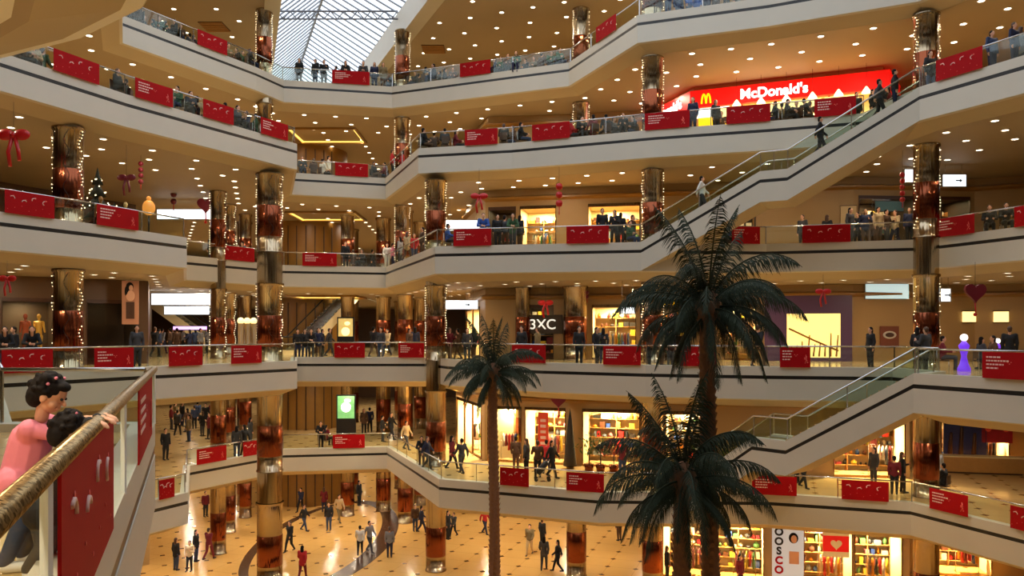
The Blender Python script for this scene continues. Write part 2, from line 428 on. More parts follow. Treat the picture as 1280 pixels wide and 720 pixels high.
# ------------------------------------------------------------------ red banners on the balustrades
BAN = {
    5: [(247, 284, 1), (415, 462, 0), (575, 613, 1), (745, 770, 1)],
    4: [(67, 124, 1), (169, 216, 0), (254, 292, 1), (326, 360, 0), (419, 460, 1), (581, 622, 0), (665, 712, 1), (806, 862, 0), (908, 963, 1),
        (1018, 1070, 0), (1170, 1228, 1)],
    3: [(6, 68, 1), (121, 173, 0), (278, 318, 1), (378, 421, 0), (567, 614, 0), (708, 761, 1), (915, 950, 0), (1003, 1063, 1), (1170, 1218, 0), (1268, 1310, 1)],
    2: [(2, 66, 1), (118, 167, 0), (211, 253, 1), (289, 327, 0), (418, 456, 1), (498, 530, 0), (640, 682, 1), (754, 801, 0), (851, 895, 1), (975, 1013, 0), (1228, 1296, 0)],
    1: [(201, 217, 1), (246, 283, 0), (304, 322, 1), (416, 456, 0), (625, 661, 1), (708, 755, 0), (940, 996, 0), (1052, 1111, 1), (1162, 1210, 0), (1263, 1310, 1)],
}
def banner(A, B, z, kind, label, marks=True):
    A, B = Vector((A[0], A[1], z)), Vector((B[0], B[1], z)); d = B - A; w = d.length; d.normalize()
    o = empty('banner', label, 'banner', (A + B) / 2, math.atan2(d.y, d.x), 'red banners hung on the glass balustrades')
    c = MB(); c.box(-w / 2, w / 2, -.008, .008, .1, .9); c.build('cloth', M['redban'], o)
    r = random.Random(int(w * 1000) + kind)
    t = MB(); k = MB()
    if kind == 0:     # lines of small print at the left, a pale figure at the right
        for i in range(4):
            x = -w * .42; e = x + w * (.2 + .16 * r.random()) + (w * .08 if i == 1 else 0)
            while x < e:
                l = .04 + .07 * r.random(); t.box(x, min(e, x + l), -.014, -.008, .72 - i * .11, .765 - i * .11); x += l + .025
        for j in range(5):
            a = j * 1.2; k.ball((w * .36 + .05 * math.cos(a), -.012, .3 + .06 * j + .02 * math.sin(a)), (.035, .004, .03), 8)
        k.tube([(w * .32, -.012, .25), (w * .38, -.012, .45), (w * .35, -.012, .6)], .014, 5)
        for j in range(3): k.ball((-.02 + .05 * j, -.012, .6 - .05 * (j % 2)), (.022, .004, .016), 6)
    else:             # four little hooked figures
        for j, fx in enumerate((-.36, -.12, .08, .3)):
            cx = fx * w; cz = .58 + (.06, -.04, .08, .02)[j]
            pts = [(cx + .085 * math.cos(a), -.012, cz + .07 * math.sin(a)) for a in [(-.2 + .33 * q + .6 * j) for q in range(9)]]
            t.tube(pts, .014, 5); k.ball((cx + .04, -.012, cz + .08), (.03, .004, .026), 8)
        for j in range(7): k.ball((w * (-.45 + .14 * j), -.012, .25 + .07 * (j % 3)), (.014, .004, .014), 6)
    t.build('print', M['banwhite'], o); k.build('motif', M['banpink'], o)
    return o
for L, bs in BAN.items():
    rg = offset(RING[L], -.09)
    for i, (x0, x1, k) in enumerate(bs):
        a, b = hit(rg, x0), hit(rg, x1)
        if L == 1 and i == 0: a, b = hit(rg, 199, ymax=36), hit(rg, 218, ymax=36)
        if not a or not b: print('BANNER MISS', L, i, a, b); continue
        banner(a, b, FL[L], k, 'red banner with %s, %s from the left on the %s rail' % (('white printed lines', 'small hooked motifs')[k], ORD[i], LV[L]))
def onnear(y): return (-.603 - .398 * y + .025, y)
banner(onnear(3.45), onnear(5.7), FL[2], 1, 'large red banner close to the viewer, hung below the gold handrail under the children')
banner(onnear(8.4), onnear(11.0), FL[2], 0, 'red banner at the far end of the near gold-railed balustrade')

# ------------------------------------------------------------------ stairs
def stair(path, width, label):
    """path: 3D polyline of the side facing the atrium, bottom to top, deck to the right-hand side of travel reversed as needed"""
    o = empty('staircase', label, 'staircase', path[0]); P0 = Vector(path[0])
    q = [tuple(Vector(p) - P0) for p in path]
    inn = [(x, y, q[i][2]) for i, (x, y) in enumerate(offset(q, width, False))]
    f = MB(); sweep(f, q, [(.3, .02), (.3, .12), (-.012, .12), (-.012, -.24), (0, -.24), (0, -.38), (-.012, -.38), (-.012, -1.2)], [0, 0, 0, 0, 1, 0, 0], closed=False)
    f.build('stringer', [M['fascia'], M['stripe']], o)
    f = MB(); sweep(f, q, [(width, -1.2), (width, .12), (width - .3, .12), (width - .3, .02)], [0, 0, 0], closed=False); f.build('stringer', [M['fascia']], o)
    s = MB(); sweep(s, q, [(0, -1.2), (width, -1.2)], [0], closed=False); s.build('underside', M['soffit'], o)
    st = MB()
    for i in range(len(q) - 1):
        a, b, c, d = Vector(q[i]), Vector(q[i + 1]), Vector(inn[i + 1]), Vector(inn[i])
        dz = b.z - a.z; n = max(1, round(abs(dz) / .17))
        for j in range(n):
            t0, t1 = j / n, (j + 1) / n; zt = a.z + dz * ((j + 1) / n if dz > 0 else j / n)
            p = [a.lerp(b, t0), a.lerp(b, t1), d.lerp(c, t1), d.lerp(c, t0)]
            top = [Vector((v.x, v.y, zt)) for v in p]; st.quad(*top)
            e = p[0:4:3] if dz > 0 else p[1:3]; zl = zt - abs(dz) / n
            st.quad((e[0].x, e[0].y, zl), (e[1].x, e[1].y, zl), (e[1].x, e[1].y, zt), (e[0].x, e[0].y, zt))
    st.build('steps', M['deck'], o)
    for pts, nm in ((offset(q, .12, False), 'outer'), (offset(q, width - .12, False), 'inner')):
        g = MB(); h = MB(); pp = [Vector((x, y, q[i][2])) for i, (x, y) in enumerate(pts)]
        h.tube([p + Vector((0, 0, .95)) for p in pp], .035, 8)
        for a, b in zip(pp[:-1], pp[1:]): g.quad(a + Vector((0, 0, .1)), b + Vector((0, 0, .1)), b + Vector((0, 0, .92)), a + Vector((0, 0, .92)))
        g.build('glass_panel', M['greenglass'], o); h.build('handrail', M['steel'], o)
        for a, b in zip(pp[:-1], pp[1:]):
            for j in range(2):
                c = MB(); p = a.lerp(b, j / 2); c.box(-.018, .018, -.018, .018, 0.05, .94); c.build('post', M['steel'], o, p)
    return o
UP = [(16, 31.4, 22), (5.9 + 10.1 * .563, 36.6 - 5.2 * .563, 19.25), (5.9 + 10.1 * .465, 36.6 - 5.2 * .465, 19.25), (5.9, 36.6, 16.5)]
LO = [(13.4, 26.7, 11), (13.4 - 6.8 * .446, 26.7 + 8.1 * .446, 8.25), (13.4 - 6.8 * .584, 26.7 + 8.1 * .584, 8.25), (6.9, 34.3, 5.5)]
stair(UP, 2.2, 'wide staircase with landing and pale stringer from the third to the fourth floor')
stair(LO, 1.7, 'glass-sided staircase with landing from the second to the first floor behind the palms')

# ------------------------------------------------------------------ walls and shops
WR = {0: [(30, 10), (29, 30), (27, 40), (20.5, 41.5), (19, 38.2), (14, 39), (10, 40), (7.6, 41), (9.8, 57), (-2.5, 58), (-4.5, 80)],
      2: [(34, 10), (33, 30), (32, 38), (24, 41.5), (17.5, 41), (11, 42.5), (3, 44), (-1.5, 45), (-3, 52), (-4.5, 80)],
      4: [(36, 10), (35, 30), (32, 38), (20.5, 43), (18.8, 40.5), (10, 44), (8.4, 48.5), (3, 49.5), (-1.5, 50), (-3, 55), (-4.5, 80)],
      5: [(38, 10), (37, 30), (32, 44), (16, 50), (3, 56), (-1, 62), (-4.5, 80)]}
WR[1] = [(30, 10), (29, 30), (27, 40), (20.5, 41.5), (19, 38.2), (14, 39), (10, 40), (3, 42), (-1.5, 43.5), (-3.5, 50), (-4.5, 80)]; WR[3] = WR[2]
WL = {0: [(-36, 80), (-19.5, 43), (-28, 33), (-30, 10)], 2: [(-36, 80), (-17.5, 38.5), (-26, 31), (-30, 10)],
      3: [(-38, 80), (-23.5, 50), (-30, 36), (-32, 10)], 4: [(-37, 80), (-22, 52), (-32, 40), (-34, 10)]}
WL[1] = WL[0]; WL[5] = WL[4]
HEAD = 2.95
PAL = [rgb(*c) for c in ((200, 30, 30), (240, 220, 190), (30, 60, 130), (230, 150, 40), (90, 50, 30), (30, 30, 34), (250, 240, 220), (60, 110, 60),
                         (200, 120, 130), (120, 30, 40), (220, 190, 60), (90, 100, 120))]
PM = [mat('goods_colour_%d' % i, c, .6) for i, c in enumerate(PAL)]
shop_n = [0]
def shop(L, a, b, nrm, style, name):
    """recess between wall points a and b (a to b runs right to left), nrm points out of the mall into the shop"""
    A, B = Vector((*a, FL[L])), Vector((*b, FL[L])); d = (B - A); w = d.length; d.normalize()
    T = Matrix.Translation(A) @ Matrix(((d.x, nrm.x, 0, 0), (d.y, nrm.y, 0, 0), (0, 0, 1, 0), (0, 0, 0, 1)))
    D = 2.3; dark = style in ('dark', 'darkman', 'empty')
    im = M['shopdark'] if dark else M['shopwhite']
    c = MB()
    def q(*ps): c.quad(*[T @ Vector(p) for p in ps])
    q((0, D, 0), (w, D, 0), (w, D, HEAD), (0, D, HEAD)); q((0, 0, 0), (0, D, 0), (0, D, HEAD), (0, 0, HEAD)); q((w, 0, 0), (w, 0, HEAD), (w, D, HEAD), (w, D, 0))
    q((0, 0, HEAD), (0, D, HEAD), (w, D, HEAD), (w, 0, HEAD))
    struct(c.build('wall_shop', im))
    # glazed front
    o = empty('glazed_shopfront', 'glazed front of %s' % name, 'shop window', A)
    o.matrix_world = T
    f = MB(); n = max(1, round(w / 2.2))
    f.box(0, w, -.05, .05, HEAD - .12, HEAD + .05); f.box(0, w, -.04, .04, 0, .1)
    for i in range(n + 1): x = w * i / n; f.box(max(0, x - .035), min(w, x + .035), -.05, .05, 0, HEAD)
    f.build('frame', M['darkwood'] if dark else M['bronze'], o)
    g = MB()
    for i in range(n):
        if n > 2 and i == n // 2: continue
        g.quad((w * i / n + .03, 0, .1), (w * (i + 1) / n - .03, 0, .1), (w * (i + 1) / n - .03, 0, HEAD - .12), (w * i / n + .03, 0, HEAD - .12))
    if g.v: g.build('glass_pane', M['shopglass'], o)
    # goods
    r = random.Random(shop_n[0] * 7 + 3); shop_n[0] += 1
    if style in ('goods', 'clothes', 'dark', 'green'):
        sh = empty('shelving_unit', 'wall shelving inside %s' % name, 'shelving'); sh.matrix_world = T
        s = MB(); nb = max(1, round(w / 1.3))
        for i in range(nb + 1): s.box(w * i / nb - .02, w * i / nb + .02, D - .45, D - .03, 0, 2.5)
        for z in (.3, .8, 1.3, 1.8, 2.3): s.box(.02, w - .02, D - .45, D - .03, z - .02, z)
        s.build('shelves', M['wood'], sh)
        m = MB()
        for z in (.3, .8, 1.3, 1.8, 2.3):
            x = .1
            while x < w - .3:
                ww = .1 + .25 * r.random(); hh = .12 + .28 * r.random()
                if r.random() < .85:
                    k = r.randrange(len(PM))
                    if r.random() < .5: m.box(x, x + ww, D - .42, D - .1, z, z + hh, k)
                    else: m.lathe([(.0, 0), (ww * .4, 0), (ww * .5, hh * .5), (ww * .25, hh * .8), (.0, hh)], 8, k, (x + ww / 2, D - .25, z))
                x += ww + .05 + .08 * r.random()
        oo = m.build('shop_goods', PM); oo.matrix_world = T
        tag(oo, 'assorted goods filling the shelves of %s' % name, 'goods', kind='stuff')
    if style in ('clothes', 'goods'):
        for j in range(max(1, int(w / 1.7))):
            x0 = .35 + j * 1.65
            if x0 + 1.1 > w: break
            rk = empty('clothes_rack' , '%s clothes rail from left in %s' % (ORD[j], name), 'clothes rack', T @ Vector((x0, .8, 0)))
            rk.matrix_world = T @ Matrix.Translation((x0, .8, 0))
            f = MB(); hz = 1.5 + .3 * (j % 2)
            f.tube([(0, 0, 0), (0, 0, hz), (1.1, 0, hz), (1.1, 0, 0)], .018, 6); f.box(-.02, .02, -.25, .25, 0, .03); f.box(1.08, 1.12, -.25, .25, 0, .03)
            f.build('frame', M['steel'], rk)
            for k in range(6):
                cm = PM[r.randrange(len(PM))]; gmb = MB(); x = .1 + k * .17; l = .7 + .35 * r.random()
                gmb.tube([(x, 0, hz - .04), (x, 0, hz - .12), (x, 0, hz - .2), (x, 0, hz - l * .6), (x, 0, hz - l)], [.02, .1, .17, .15, .2], 8, sx=.35)
                go = gmb.build('garment', cm, None); go.matrix_world = rk.matrix_world.copy()
                tag(go, 'garment on the %s rail in %s' % (ORD[j], name), 'clothes', 'garments on rails in %s' % name)
    if style == 'clothes' and w > 3:
        rk = empty('clothes_rack', 'high wall rail of clothes in %s' % name, 'clothes rack'); rk.matrix_world = T
        f = MB(); f.tube([(.3, D - .6, 2.7), (w - .3, D - .6, 2.7)], .018, 6); [f.tube([(x, D - .6, 2.7), (x, D - .6, 2.92)], .01, 4) for x in (.3, w / 2, w - .3)]; f.build('frame', M['steel'], rk)
        for k in range(int((w - .8) / .32)):
            gmb = MB(); x = .45 + k * .32; l = .6 + .3 * r.random(); gmb.tube([(x, D - .6, 2.66), (x, D - .6, 2.58), (x, D - .6, 2.5), (x, D - .6, 2.6 - l * .6), (x, D - .6, 2.6 - l)], [.02, .1, .17, .14, .19], 8)
            go = gmb.build('garment', PM[r.randrange(len(PM))]); go.matrix_world = T; tag(go, 'garment on the high wall rail in %s' % name, 'clothes', 'garments on the high rail of %s' % name)
    if style == 'man' or style == 'darkman':
        for j in range(2):
            mannequin(T @ Vector((w * (.3 + .24 * j), .7, .75)), mat(('mannequin_gold', 'mannequin_rust')[j], (rgb(226, 176, 70), rgb(176, 84, 50))[j], .5), 'bright %s mannequin bust in the window of %s' % (('golden', 'red')[j], name))
    # sign on the bulkhead is added separately; ceiling lamps inside
    p = {'dark': 50, 'darkman': 130, 'green': 560, 'empty': 8}.get(style, 900 if L < 2 else 480) * max(.5, w / 4)
    nl = 2 if w > 4 else 1
    for k in range(nl):
        lamp_light(T @ Vector((w * (k + .5) / nl, 1.4, HEAD - .06)), p / nl, (1, .74, .36), .5)
def mannequin(loc, m, label):
    o = empty('mannequin', label, 'mannequin', loc)
    b = MB(); b.capsule((0, 0, .55), (0, 0, .85), .13, .12); b.capsule((0, 0, .85), (0, 0, 1.12), .12, .15); b.capsule((-.17, 0, 1.18), (.17, 0, 1.18), .07, .07)
    b.capsule((-.2, 0, 1.15), (-.25, .02, .75), .05, .035); b.capsule((.2, 0, 1.15), (.25, .02, .75), .05, .035); b.capsule((0, 0, 1.2), (0, 0, 1.34), .05, .05)
    b.ball((0, 0, 1.45), (.085, .1, .12), 12); b.capsule((-.08, 0, .55), (-.08, 0, .05), .09, .05); b.capsule((.08, 0, .55), (.08, 0, .05), .09, .05)
    b.build('figure', m, o); s = MB(); s.lathe([(0, 0), (.22, 0), (.22, .03), (0, .03)], 16); s.build('stand', M['steel'], o)
    return o
# shops by the sight lines between which they open: (x0, x1, style, name)
SHOPS = {
    0: [(828, 888, 'goods', 'the bright ground floor shop behind the palm trunks'), (892, 955, 'clothes', 'the ground floor shop left of the tall letter sign'),
        (1004, 1066, 'goods', 'the ground floor shop with the red heart sign'), (1068, 1128, 'goods', 'the ground floor shop left of the right-hand column'), (1160, 1240, 'clothes', 'the ground floor shop at the right edge')],
    1: [(566, 602, 'goods', 'the bright first floor shop behind the slim palm'), (604, 652, 'goods', 'the first floor shop right of the slim palm trunk'), (656, 708, 'clothes', 'the first floor shop with the heart in its window'),
        (728, 800, 'green', 'the first floor shop beside the slim cone tree'), (832, 935, 'green', 'the first floor shop above the low palm'), (1042, 1135, 'clothes', 'the first floor clothes shop by the lower stairs'),
        (1176, 1262, 'clothes', 'the first floor shop with the blue display')],
    2: [(566, 600, 'goods', 'the narrow second floor shop under the white sign'), (655, 692, 'dark', 'the second floor shop with the axc letters'), (740, 795, 'goods', 'the second floor shop left of the tall palm crown'),
        (800, 860, 'dark', 'the second floor shop behind the tall palm crown'), (895, 945, 'goods', 'the second floor shop right of the tall palm')],
    3: [(600, 645, 'dark', 'the third floor shop right of the white sign'), (650, 695, 'goods', 'the third floor shop with the yellow counter'), (735, 800, 'goods', 'the third floor shop left of the upper staircase'),
        (905, 945, 'dark', 'the third floor shop beyond the tall palm top'), (1052, 1142, 'dark', 'the third floor shop with the teal window poster'), (1176, 1216, 'dark', 'the small third floor shop right of the column')],
    4: [(868, 1108, 'food', 'the burger restaurant')],
    5: [(560, 700, 'dark', 'the fifth floor shop under the roof')],
}
SHOPSL = {2: [(2, 74, 'darkman', 'the second floor shop with two mannequins'), (108, 178, 'empty', 'the dark second floor shop left of the woman poster')],
          1: [(192, 199, 'goods', 'the first floor shop at the far left')], 3: [(20, 70, 'dark', 'the third floor shop behind the left column')]}
def wallrun(L, pts, shops, inward_sign=1):
    top = (FL[L] + H - 1.55) if L < 5 else ROOF
    w = MB()
    best = {}
    for s in shops:
        for i in range(len(pts) - 1):
            a, b = Vector(pts[i]), Vector(pts[i + 1]); t = []
            for px in s[:2]:
                k = (px - 640) / 1000; fa = a.x - k * a.y; fb = b.x - k * b.y; t.append(fa / (fa - fb) if abs(fa - fb) > 1e-6 else 0)
            t0, t1 = sorted(t); t0, t1 = max(.04, t0), min(.96, t1); ln = (t1 - t0) * (b - a).length
            mp_ = a.lerp(b, (t0 + t1) / 2); mpx = mp_.x / mp_.y * 1000 + 640
            if s[0] - 2 < mpx < s[1] + 2 and 1 < ln < 13 and a.lerp(b, t0).y > 25 and ln > best.get(s, (0, 0))[0]: best[s] = (ln, i)
    for i in range(len(pts) - 1):
        a, b = Vector(pts[i]), Vector(pts[i + 1]); d = (b - a).normalized(); nrm = Vector((d.y, -d.x))
        iv = []
        for s in shops:
            if best.get(s, (0, -1))[1] != i: continue
            # clip the sight-line interval to this segment
            def tt(px):
                k = (px - 640) / 1000; fa = a.x - k * a.y; fb = b.x - k * b.y
                return fa / (fa - fb) if abs(fa - fb) > 1e-6 else None
            t0, t1 = tt(s[0]), tt(s[1])
            if t0 is None or t1 is None: continue
            t0, t1 = sorted((t0, t1)); t0, t1 = max(.04, t0), min(.96, t1)
            pa, pb = a.lerp(b, t0), a.lerp(b, t1)
            if t1 - t0 > .02 and pa.y > 25 and (pb - pa).length > 1.0: iv.append((t0, t1, s))
        iv.sort(key=lambda v: v[0]); t = 0
        for t0, t1, s in iv:
            if t0 > t: p, q = a.lerp(b, t), a.lerp(b, t0); w.quad((*p, FL[L]), (*q, FL[L]), (*q, top), (*p, top))
            p, q = a.lerp(b, t0), a.lerp(b, t1); w.quad((*p, FL[L] + HEAD), (*q, FL[L] + HEAD), (*q, top), (*p, top))
            shop(L, p, q, nrm, s[2], s[3] if s[3] not in used else s[3] + ', return side'); used.add(s[3]); t = t1
        p, q = a.lerp(b, t), b; w.quad((*p, FL[L]), (*q, FL[L]), (*q, top), (*p, top))
    return w
used = set()
for L in range(6):
    struct(wallrun(L, WR[L], SHOPS.get(L, [])).build('wall_right', M['wall'] if L != 5 else M['gold']))
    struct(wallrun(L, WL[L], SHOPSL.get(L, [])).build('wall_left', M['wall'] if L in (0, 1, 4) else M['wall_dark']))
    if L < 5:
        # cove strip along the top of the right wall: a gold moulding
        c = MB(); sweep(c, WR[L][1:-1], [(0, 3.3), (-.25, 3.4), (-.25, 3.5), (0, 3.6)], [0, 0, 0], closed=False, z=FL[L]); struct(c.build('trim_7', M['gold']))

# ------------------------------------------------------------------ columns
def col_mesh(kind, r):
    m = MB()
    if kind == 'base': m.lathe([(r * 1.08, 0), (r * 1.08, .06), (r, .08), (r, .78)], 28)
    elif kind == 'copper': m.lathe([(r, .78), (r + .012, .8), (r + .012, 2.3), (r, 2.32)], 28)
    else: m.lathe([(r, 2.32), (r, 3.8), (r * 1.12, 3.86), (r * 1.12, 3.95)], 28)
    return m.mesh('column_' + kind, [{'base': M['chrome'], 'copper': M['copper'], 'top': M['chrome']}[kind]])
COLS = [  # x, y, radius, first storey, last storey, lights, label
    (17.6, 34.0, .5, 0, 4, 1, 'right-hand mirrored column beside the head of the upper staircase'),
    (6.9, 39.3, .5, 0, 5, 1, 'mirrored column behind the tall palm, left of the burger sign'),
    (4.05, 47.0, .45, 4, 5, 1, 'slender column under the roof in the middle of the upper galleries'),
    (-4.0, 42.0, .52, 0, 3, 1, 'copper column behind the slim palm, at the inner corner of the galleries'),
    (-6.9, 50.4, .45, 3, 5, 1, 'white-lit column just right of the skylight end'),
    (-14.6, 47.2, .45, 4, 5, 1, 'column under the roof just left of the skylight'),
    (-12.2, 40.3, .62, 0, 3, 1, 'thick copper column left of centre, rising from the ground floor'),
    (-17.3, 31.2, .53, 0, 3, 1, 'column at the far left wound with string lights'),
    (3.4, 43.0, .62, 2, 2, 0, 'wide copper column right of the axc shop letters'),
    (.6, 44.0, .4, 1, 2, 0, 'slim copper column left of the axc shop letters'),
    (3.3, 41.0, .5, 0, 0, 0, 'copper column on the ground floor behind the walking couple'),
    (-7.0, 52.5, .5, 0, 3, 0, 'first copper column of the far wing behind the corner'),
    (-9.0, 56.0, .5, 0, 3, 0, 'second copper column of the far wing'),
    (-8.9, 64.0, .5, 0, 3, 0, 'fourth copper column of the far wing'),
    (-6.6, 58.0, .5, 0, 3, 0, 'third copper column of the far wing, close to the shop wall'),
    (-11.2, 54.5, .45, 0, 3, 0, 'copper column in the middle of the far wing'),
    (-12.4, 62.0, .5, 0, 3, 0, 'copper column deep in the far wing'),
    (-17.8, 50.0, .5, 0, 4, 1, 'mirrored column left of the thick copper column'),
    (-19.4, 58.0, .5, 0, 4, 0, 'mirrored column deep in the left wing'),
    (-16.6, 45.2, .42, 0, 3, 1, 'slim mirrored column just behind the thick copper column'),
    (-18.0, 54.0, .4, 0, 3, 0, 'slender column in the shade of the left wing'),
    (22.0, 33.0, .5, 0, 3, 0, 'column at the right edge of the galleries'),
]
bulb_me = {}
for x, y, r, a, b, lights, lab in COLS:
    o = empty('column', lab, 'column', (x, y, FL[a]))
    ms = {k: col_mesh(k, r) for k in ('base', 'copper', 'top')}
    for L in range(a, b + 1):
        for k, nm in (('base', 'chrome_base'), ('copper', 'copper_band'), ('top', 'chrome_shaft')): link(nm, ms[k], o, (0, 0, FL[L] - FL[a]))
        if L < b: s = MB(); s.lathe([(r, 3.9), (r, 5.55)], 20); s.build('core', M['chrome'], o, (0, 0, FL[L] - FL[a]))
        if lights and L >= 2:
            s = MB(); wv = MB(); rr = random.Random(L + int(x * 10))
            for st in range(3):
                ph = (-2.9, -.2, -1.2)[st]
                pts = []
                for j in range(27):
                    z = 3.8 - j * .13; an = ph + .18 * math.sin(j * .9 + st)
                    p = (math.cos(an) * (r + .04), math.sin(an) * (r + .04), z); pts.append(p)
                    if rr.random() < .75 and st < 2: s.ball(p, .021, 6)
                wv.tube(pts, .007, 4)
            s.build('string_light_bulbs', M['bulb'], o, (0, 0, FL[L] - FL[a]))['kind'] = 'stuff'
            wv.build('string_light_wire', M['black'], o, (0, 0, FL[L] - FL[a]))

# curved gold lift core in the far wing
core = empty('lift_core', 'broad curved gold clad core rising through the far wing, right of the thick column', 'lift shaft', (-15.3, 60, 0))
m = MB(); m.lathe([(2.9, 0), (2.9, FL[4] + 3.95)], 40); m.build('cladding', M['gold'], core)
for L in range(5):
    m = MB()
    for k in range(9):
        an = -PI / 2 - .9 + k * .22; m.box(-.03, .03, -.03, .03, 0, 3.6, T=Matrix.Translation((2.93 * math.cos(an), 2.93 * math.sin(an), 0)))
    m.build('rib', M['darkwood'], core, (0, 0, FL[L]))

# ------------------------------------------------------------------ downlights
dl = MB(); dl.lathe([(.0, 0), (.13, 0)], 14, 0); dl.lathe([(.13, .0), (.13, -.015), (.165, -.015), (.17, .01)], 14, 1)
DLM = dl.mesh('downlight', [M['lamp'], M['white']])
spots = []
def inring(p, ring):
    c = False; n = len(ring)
    for i in range(n):
        a, b = ring[i], ring[(i + 1) % n]
        if (a[1] > p[1]) != (b[1] > p[1]) and p[0] < (b[0] - a[0]) * (p[1] - a[1]) / (b[1] - a[1]) + a[0]: c = not c
    return c
def beyond_wall(p, L):
    for W in (WR[L], WL[L]):
        k = (p[0] / p[1]) * 1000 + 640
        h = hit(W, k, 5, False)
        if h and h[1] < p[1] + .35: return True
    return False
for L in range(1, 7):
    z = (FL[L] if L < 6 else ROOF + 1.55) - 1.55
    ring = RING[L] if L < 6 else RING[5]
    for row, off in enumerate((1.35, 3.1, 4.9) if L < 6 else (-1.2, .9, 3.0, 5.2, 7.4)):
        rg = offset(ring, off); n = len(rg)
        for i in range(n):
            a, b = Vector(rg[i]), Vector(rg[(i + 1) % n]); d = b - a
            k = max(1, round(d.length / 2.05))
            for j in range(k):
                p = a + d * ((j + (.5 if row % 2 else 0.02)) / k)
                if p.y < 2 or abs(p.x / p.y) > .68: continue
                if L < 6 and inring(p, offset(ring, .9)): continue
                if L == 6 and (inring(p, offset(SKY, 1.3)) or inring(p, offset(SKN, 1))): continue
                if beyond_wall(p, L - 1): continue
                if any((p - q[0]).length < 1.05 and q[1] == L for q in spots): continue
                ypx = 415 - (z - ZC) / p.y * 1000
                if ypx < -30 or ypx > 745: continue
                if p.y < 20 and L != 3: continue
                spots.append((p.copy(), L, row, z))
    # long straight rows of the far wings
    if L < 6:
        for x0, x1 in ((-19.5, -31), (-18.2, -26), (-10.2, -11.5), (-12.4, -14.5)):
            for j in range(14):
                t = j / 13; p = Vector((x0 + (x1 - x0) * t, 50 + 26 * t))
                if inring(p, offset(ring, .9)) or beyond_wall(p, L - 1): continue
                if any((p - q[0]).length < 1.0 and q[1] == L for q in spots): continue
                spots.append((p, L, 3, z))
for q_ in ((-2.6, 3.4), (-4.6, 6.2), (-3.2, 5.2), (-1.6, 1.2), (-4.2, 2.6), (-.6, -1.2)): spots.append((Vector(q_), 3, 1, FL[3] - 1.605))  # extra downlights out of view, added to light the two children
for x_ in range(5):  # extra unseen downlights, added to brighten the ground floor below
    for y_ in range(6):
        q_ = Vector((-1.6 + x_ * 2.3 + (y_ % 2) * .8, 43.5 + y_ * 2.4)); 
        if q_.y > 44 or x_ > 0: spots.append((q_, 1, 4, FL[1] - 1.55))
rows = ['row nearest the atrium', 'second row back', 'third row back', 'far wing rows', 'innermost row']
spots.sort(key=lambda s: s[0].y)
print('DOWNLIGHTS', len(spots))
rest = MB()
for i, (p, L, row, z) in enumerate(spots):
    nm = 'the ' + LV[L] if L < 6 else 'the roof'
    if i < 300:
        o = link('downlight', DLM, None, (p.x, p.y, z - .004))
        tag(o, 'small round downlight in the ceiling under %s, %s' % (nm, rows[row]), 'ceiling light', 'downlights under %s, %s' % (nm, rows[row]))
    else:
        rest.lathe([(.0, 0), (.13, 0)], 10, 0, (p.x, p.y, z - .004)); rest.lathe([(.13, 0), (.13, -.015), (.165, -.015), (.17, .01)], 10, 1, (p.x, p.y, z - .004))
if rest.v: tag(rest.build('downlights', [M['lamp'], M['white']]), 'the many small distant downlights in the ceilings of the far wings', 'ceiling light', kind='stuff')
# the light they give: one lamp disc for every few fixtures
byL = {}
for s in spots: byL.setdefault(s[1], []).append(s)
for L, ss in byL.items():
    chosen = []
    for s in ss:
        if all((s[0] - c[0]).length > (4.6 if s[0].y > 12 else 2.0) for c in chosen): chosen.append(s)
    for s in chosen:
        lamp_light((s[0].x, s[0].y, s[3] - .03), 88 if L < 6 else 75, (1, .84, .62), .2)
def text(name, s, size, m, parent, loc, rx=PI / 2, rz=0, ext=.02, align='CENTER', bold=.0):
    cu = bpy.data.curves.new(name, 'FONT'); cu.body = s; cu.size = size; cu.extrude = ext; cu.align_x = align; cu.align_y = 'CENTER'; cu.offset = bold
    t = bpy.data.objects.new('tmp', cu); COL.objects.link(t); dg = bpy.context.evaluated_depsgraph_get(); me = bpy.data.meshes.new_from_object(t.evaluated_get(dg)); bpy.data.objects.remove(t)
    me.materials.clear(); me.materials.append(m); o = bpy.data.objects.new(name, me); COL.objects.link(o); o.parent = parent; o.location = loc; o.rotation_euler = (rx, 0, rz)
    return o
# ------------------------------------------------------------------ signs and lit fittings
def wallpt(L, px, back=.0, W=None):
    h = hit((W or WR[L]), px, 20, False); i = h[2]; a, b = Vector((W or WR[L])[i]), Vector((W or WR[L])[i + 1]); d = (b - a).normalized()
    n = Vector((d.y, -d.x)); p = Vector((h[0], h[1])) - n * back
    return p, math.atan2(-d.y, -d.x), d
# burger restaurant sign: three faces
rs = empty('restaurant_sign', 'long glowing red sign with white letters and a yellow arch emblem above the restaurant', 'sign', (0, 0, FL[4]))
pts = [(8.4, 48.5), (10, 44), (18.8, 40.5), (20.5, 43)]
pn = MB(); of = offset(pts[::-1], -.35, False)[::-1]
for i in range(3):
    a, b, c, d = of[i], of[i + 1], pts[i + 1], pts[i]
    for z0, z1 in ((2.72, 3.66),):
        pn.quad((*a, z0), (*b, z0), (*b, z1), (*a, z1)); pn.quad((*a, z0), (*d, z0), (*c, z0), (*b, z0)); pn.quad((*a, z1), (*b, z1), (*c, z1), (*d, z1))
pn.build('panel', M['redsign'], rs)
d = (Vector(of[2]) - Vector(of[1])).normalized(); n = Vector((d.y, -d.x)); rz = math.atan2(d.y, d.x)
def onsign(px, z, out=.03):
    k = (px - 640) / 1000; a = Vector(of[1]); b = Vector(of[2]); fa = a.x - k * a.y; fb = b.x - k * b.y; p = a.lerp(b, fa / (fa - fb)) + n * out
    return (p.x, p.y, z)
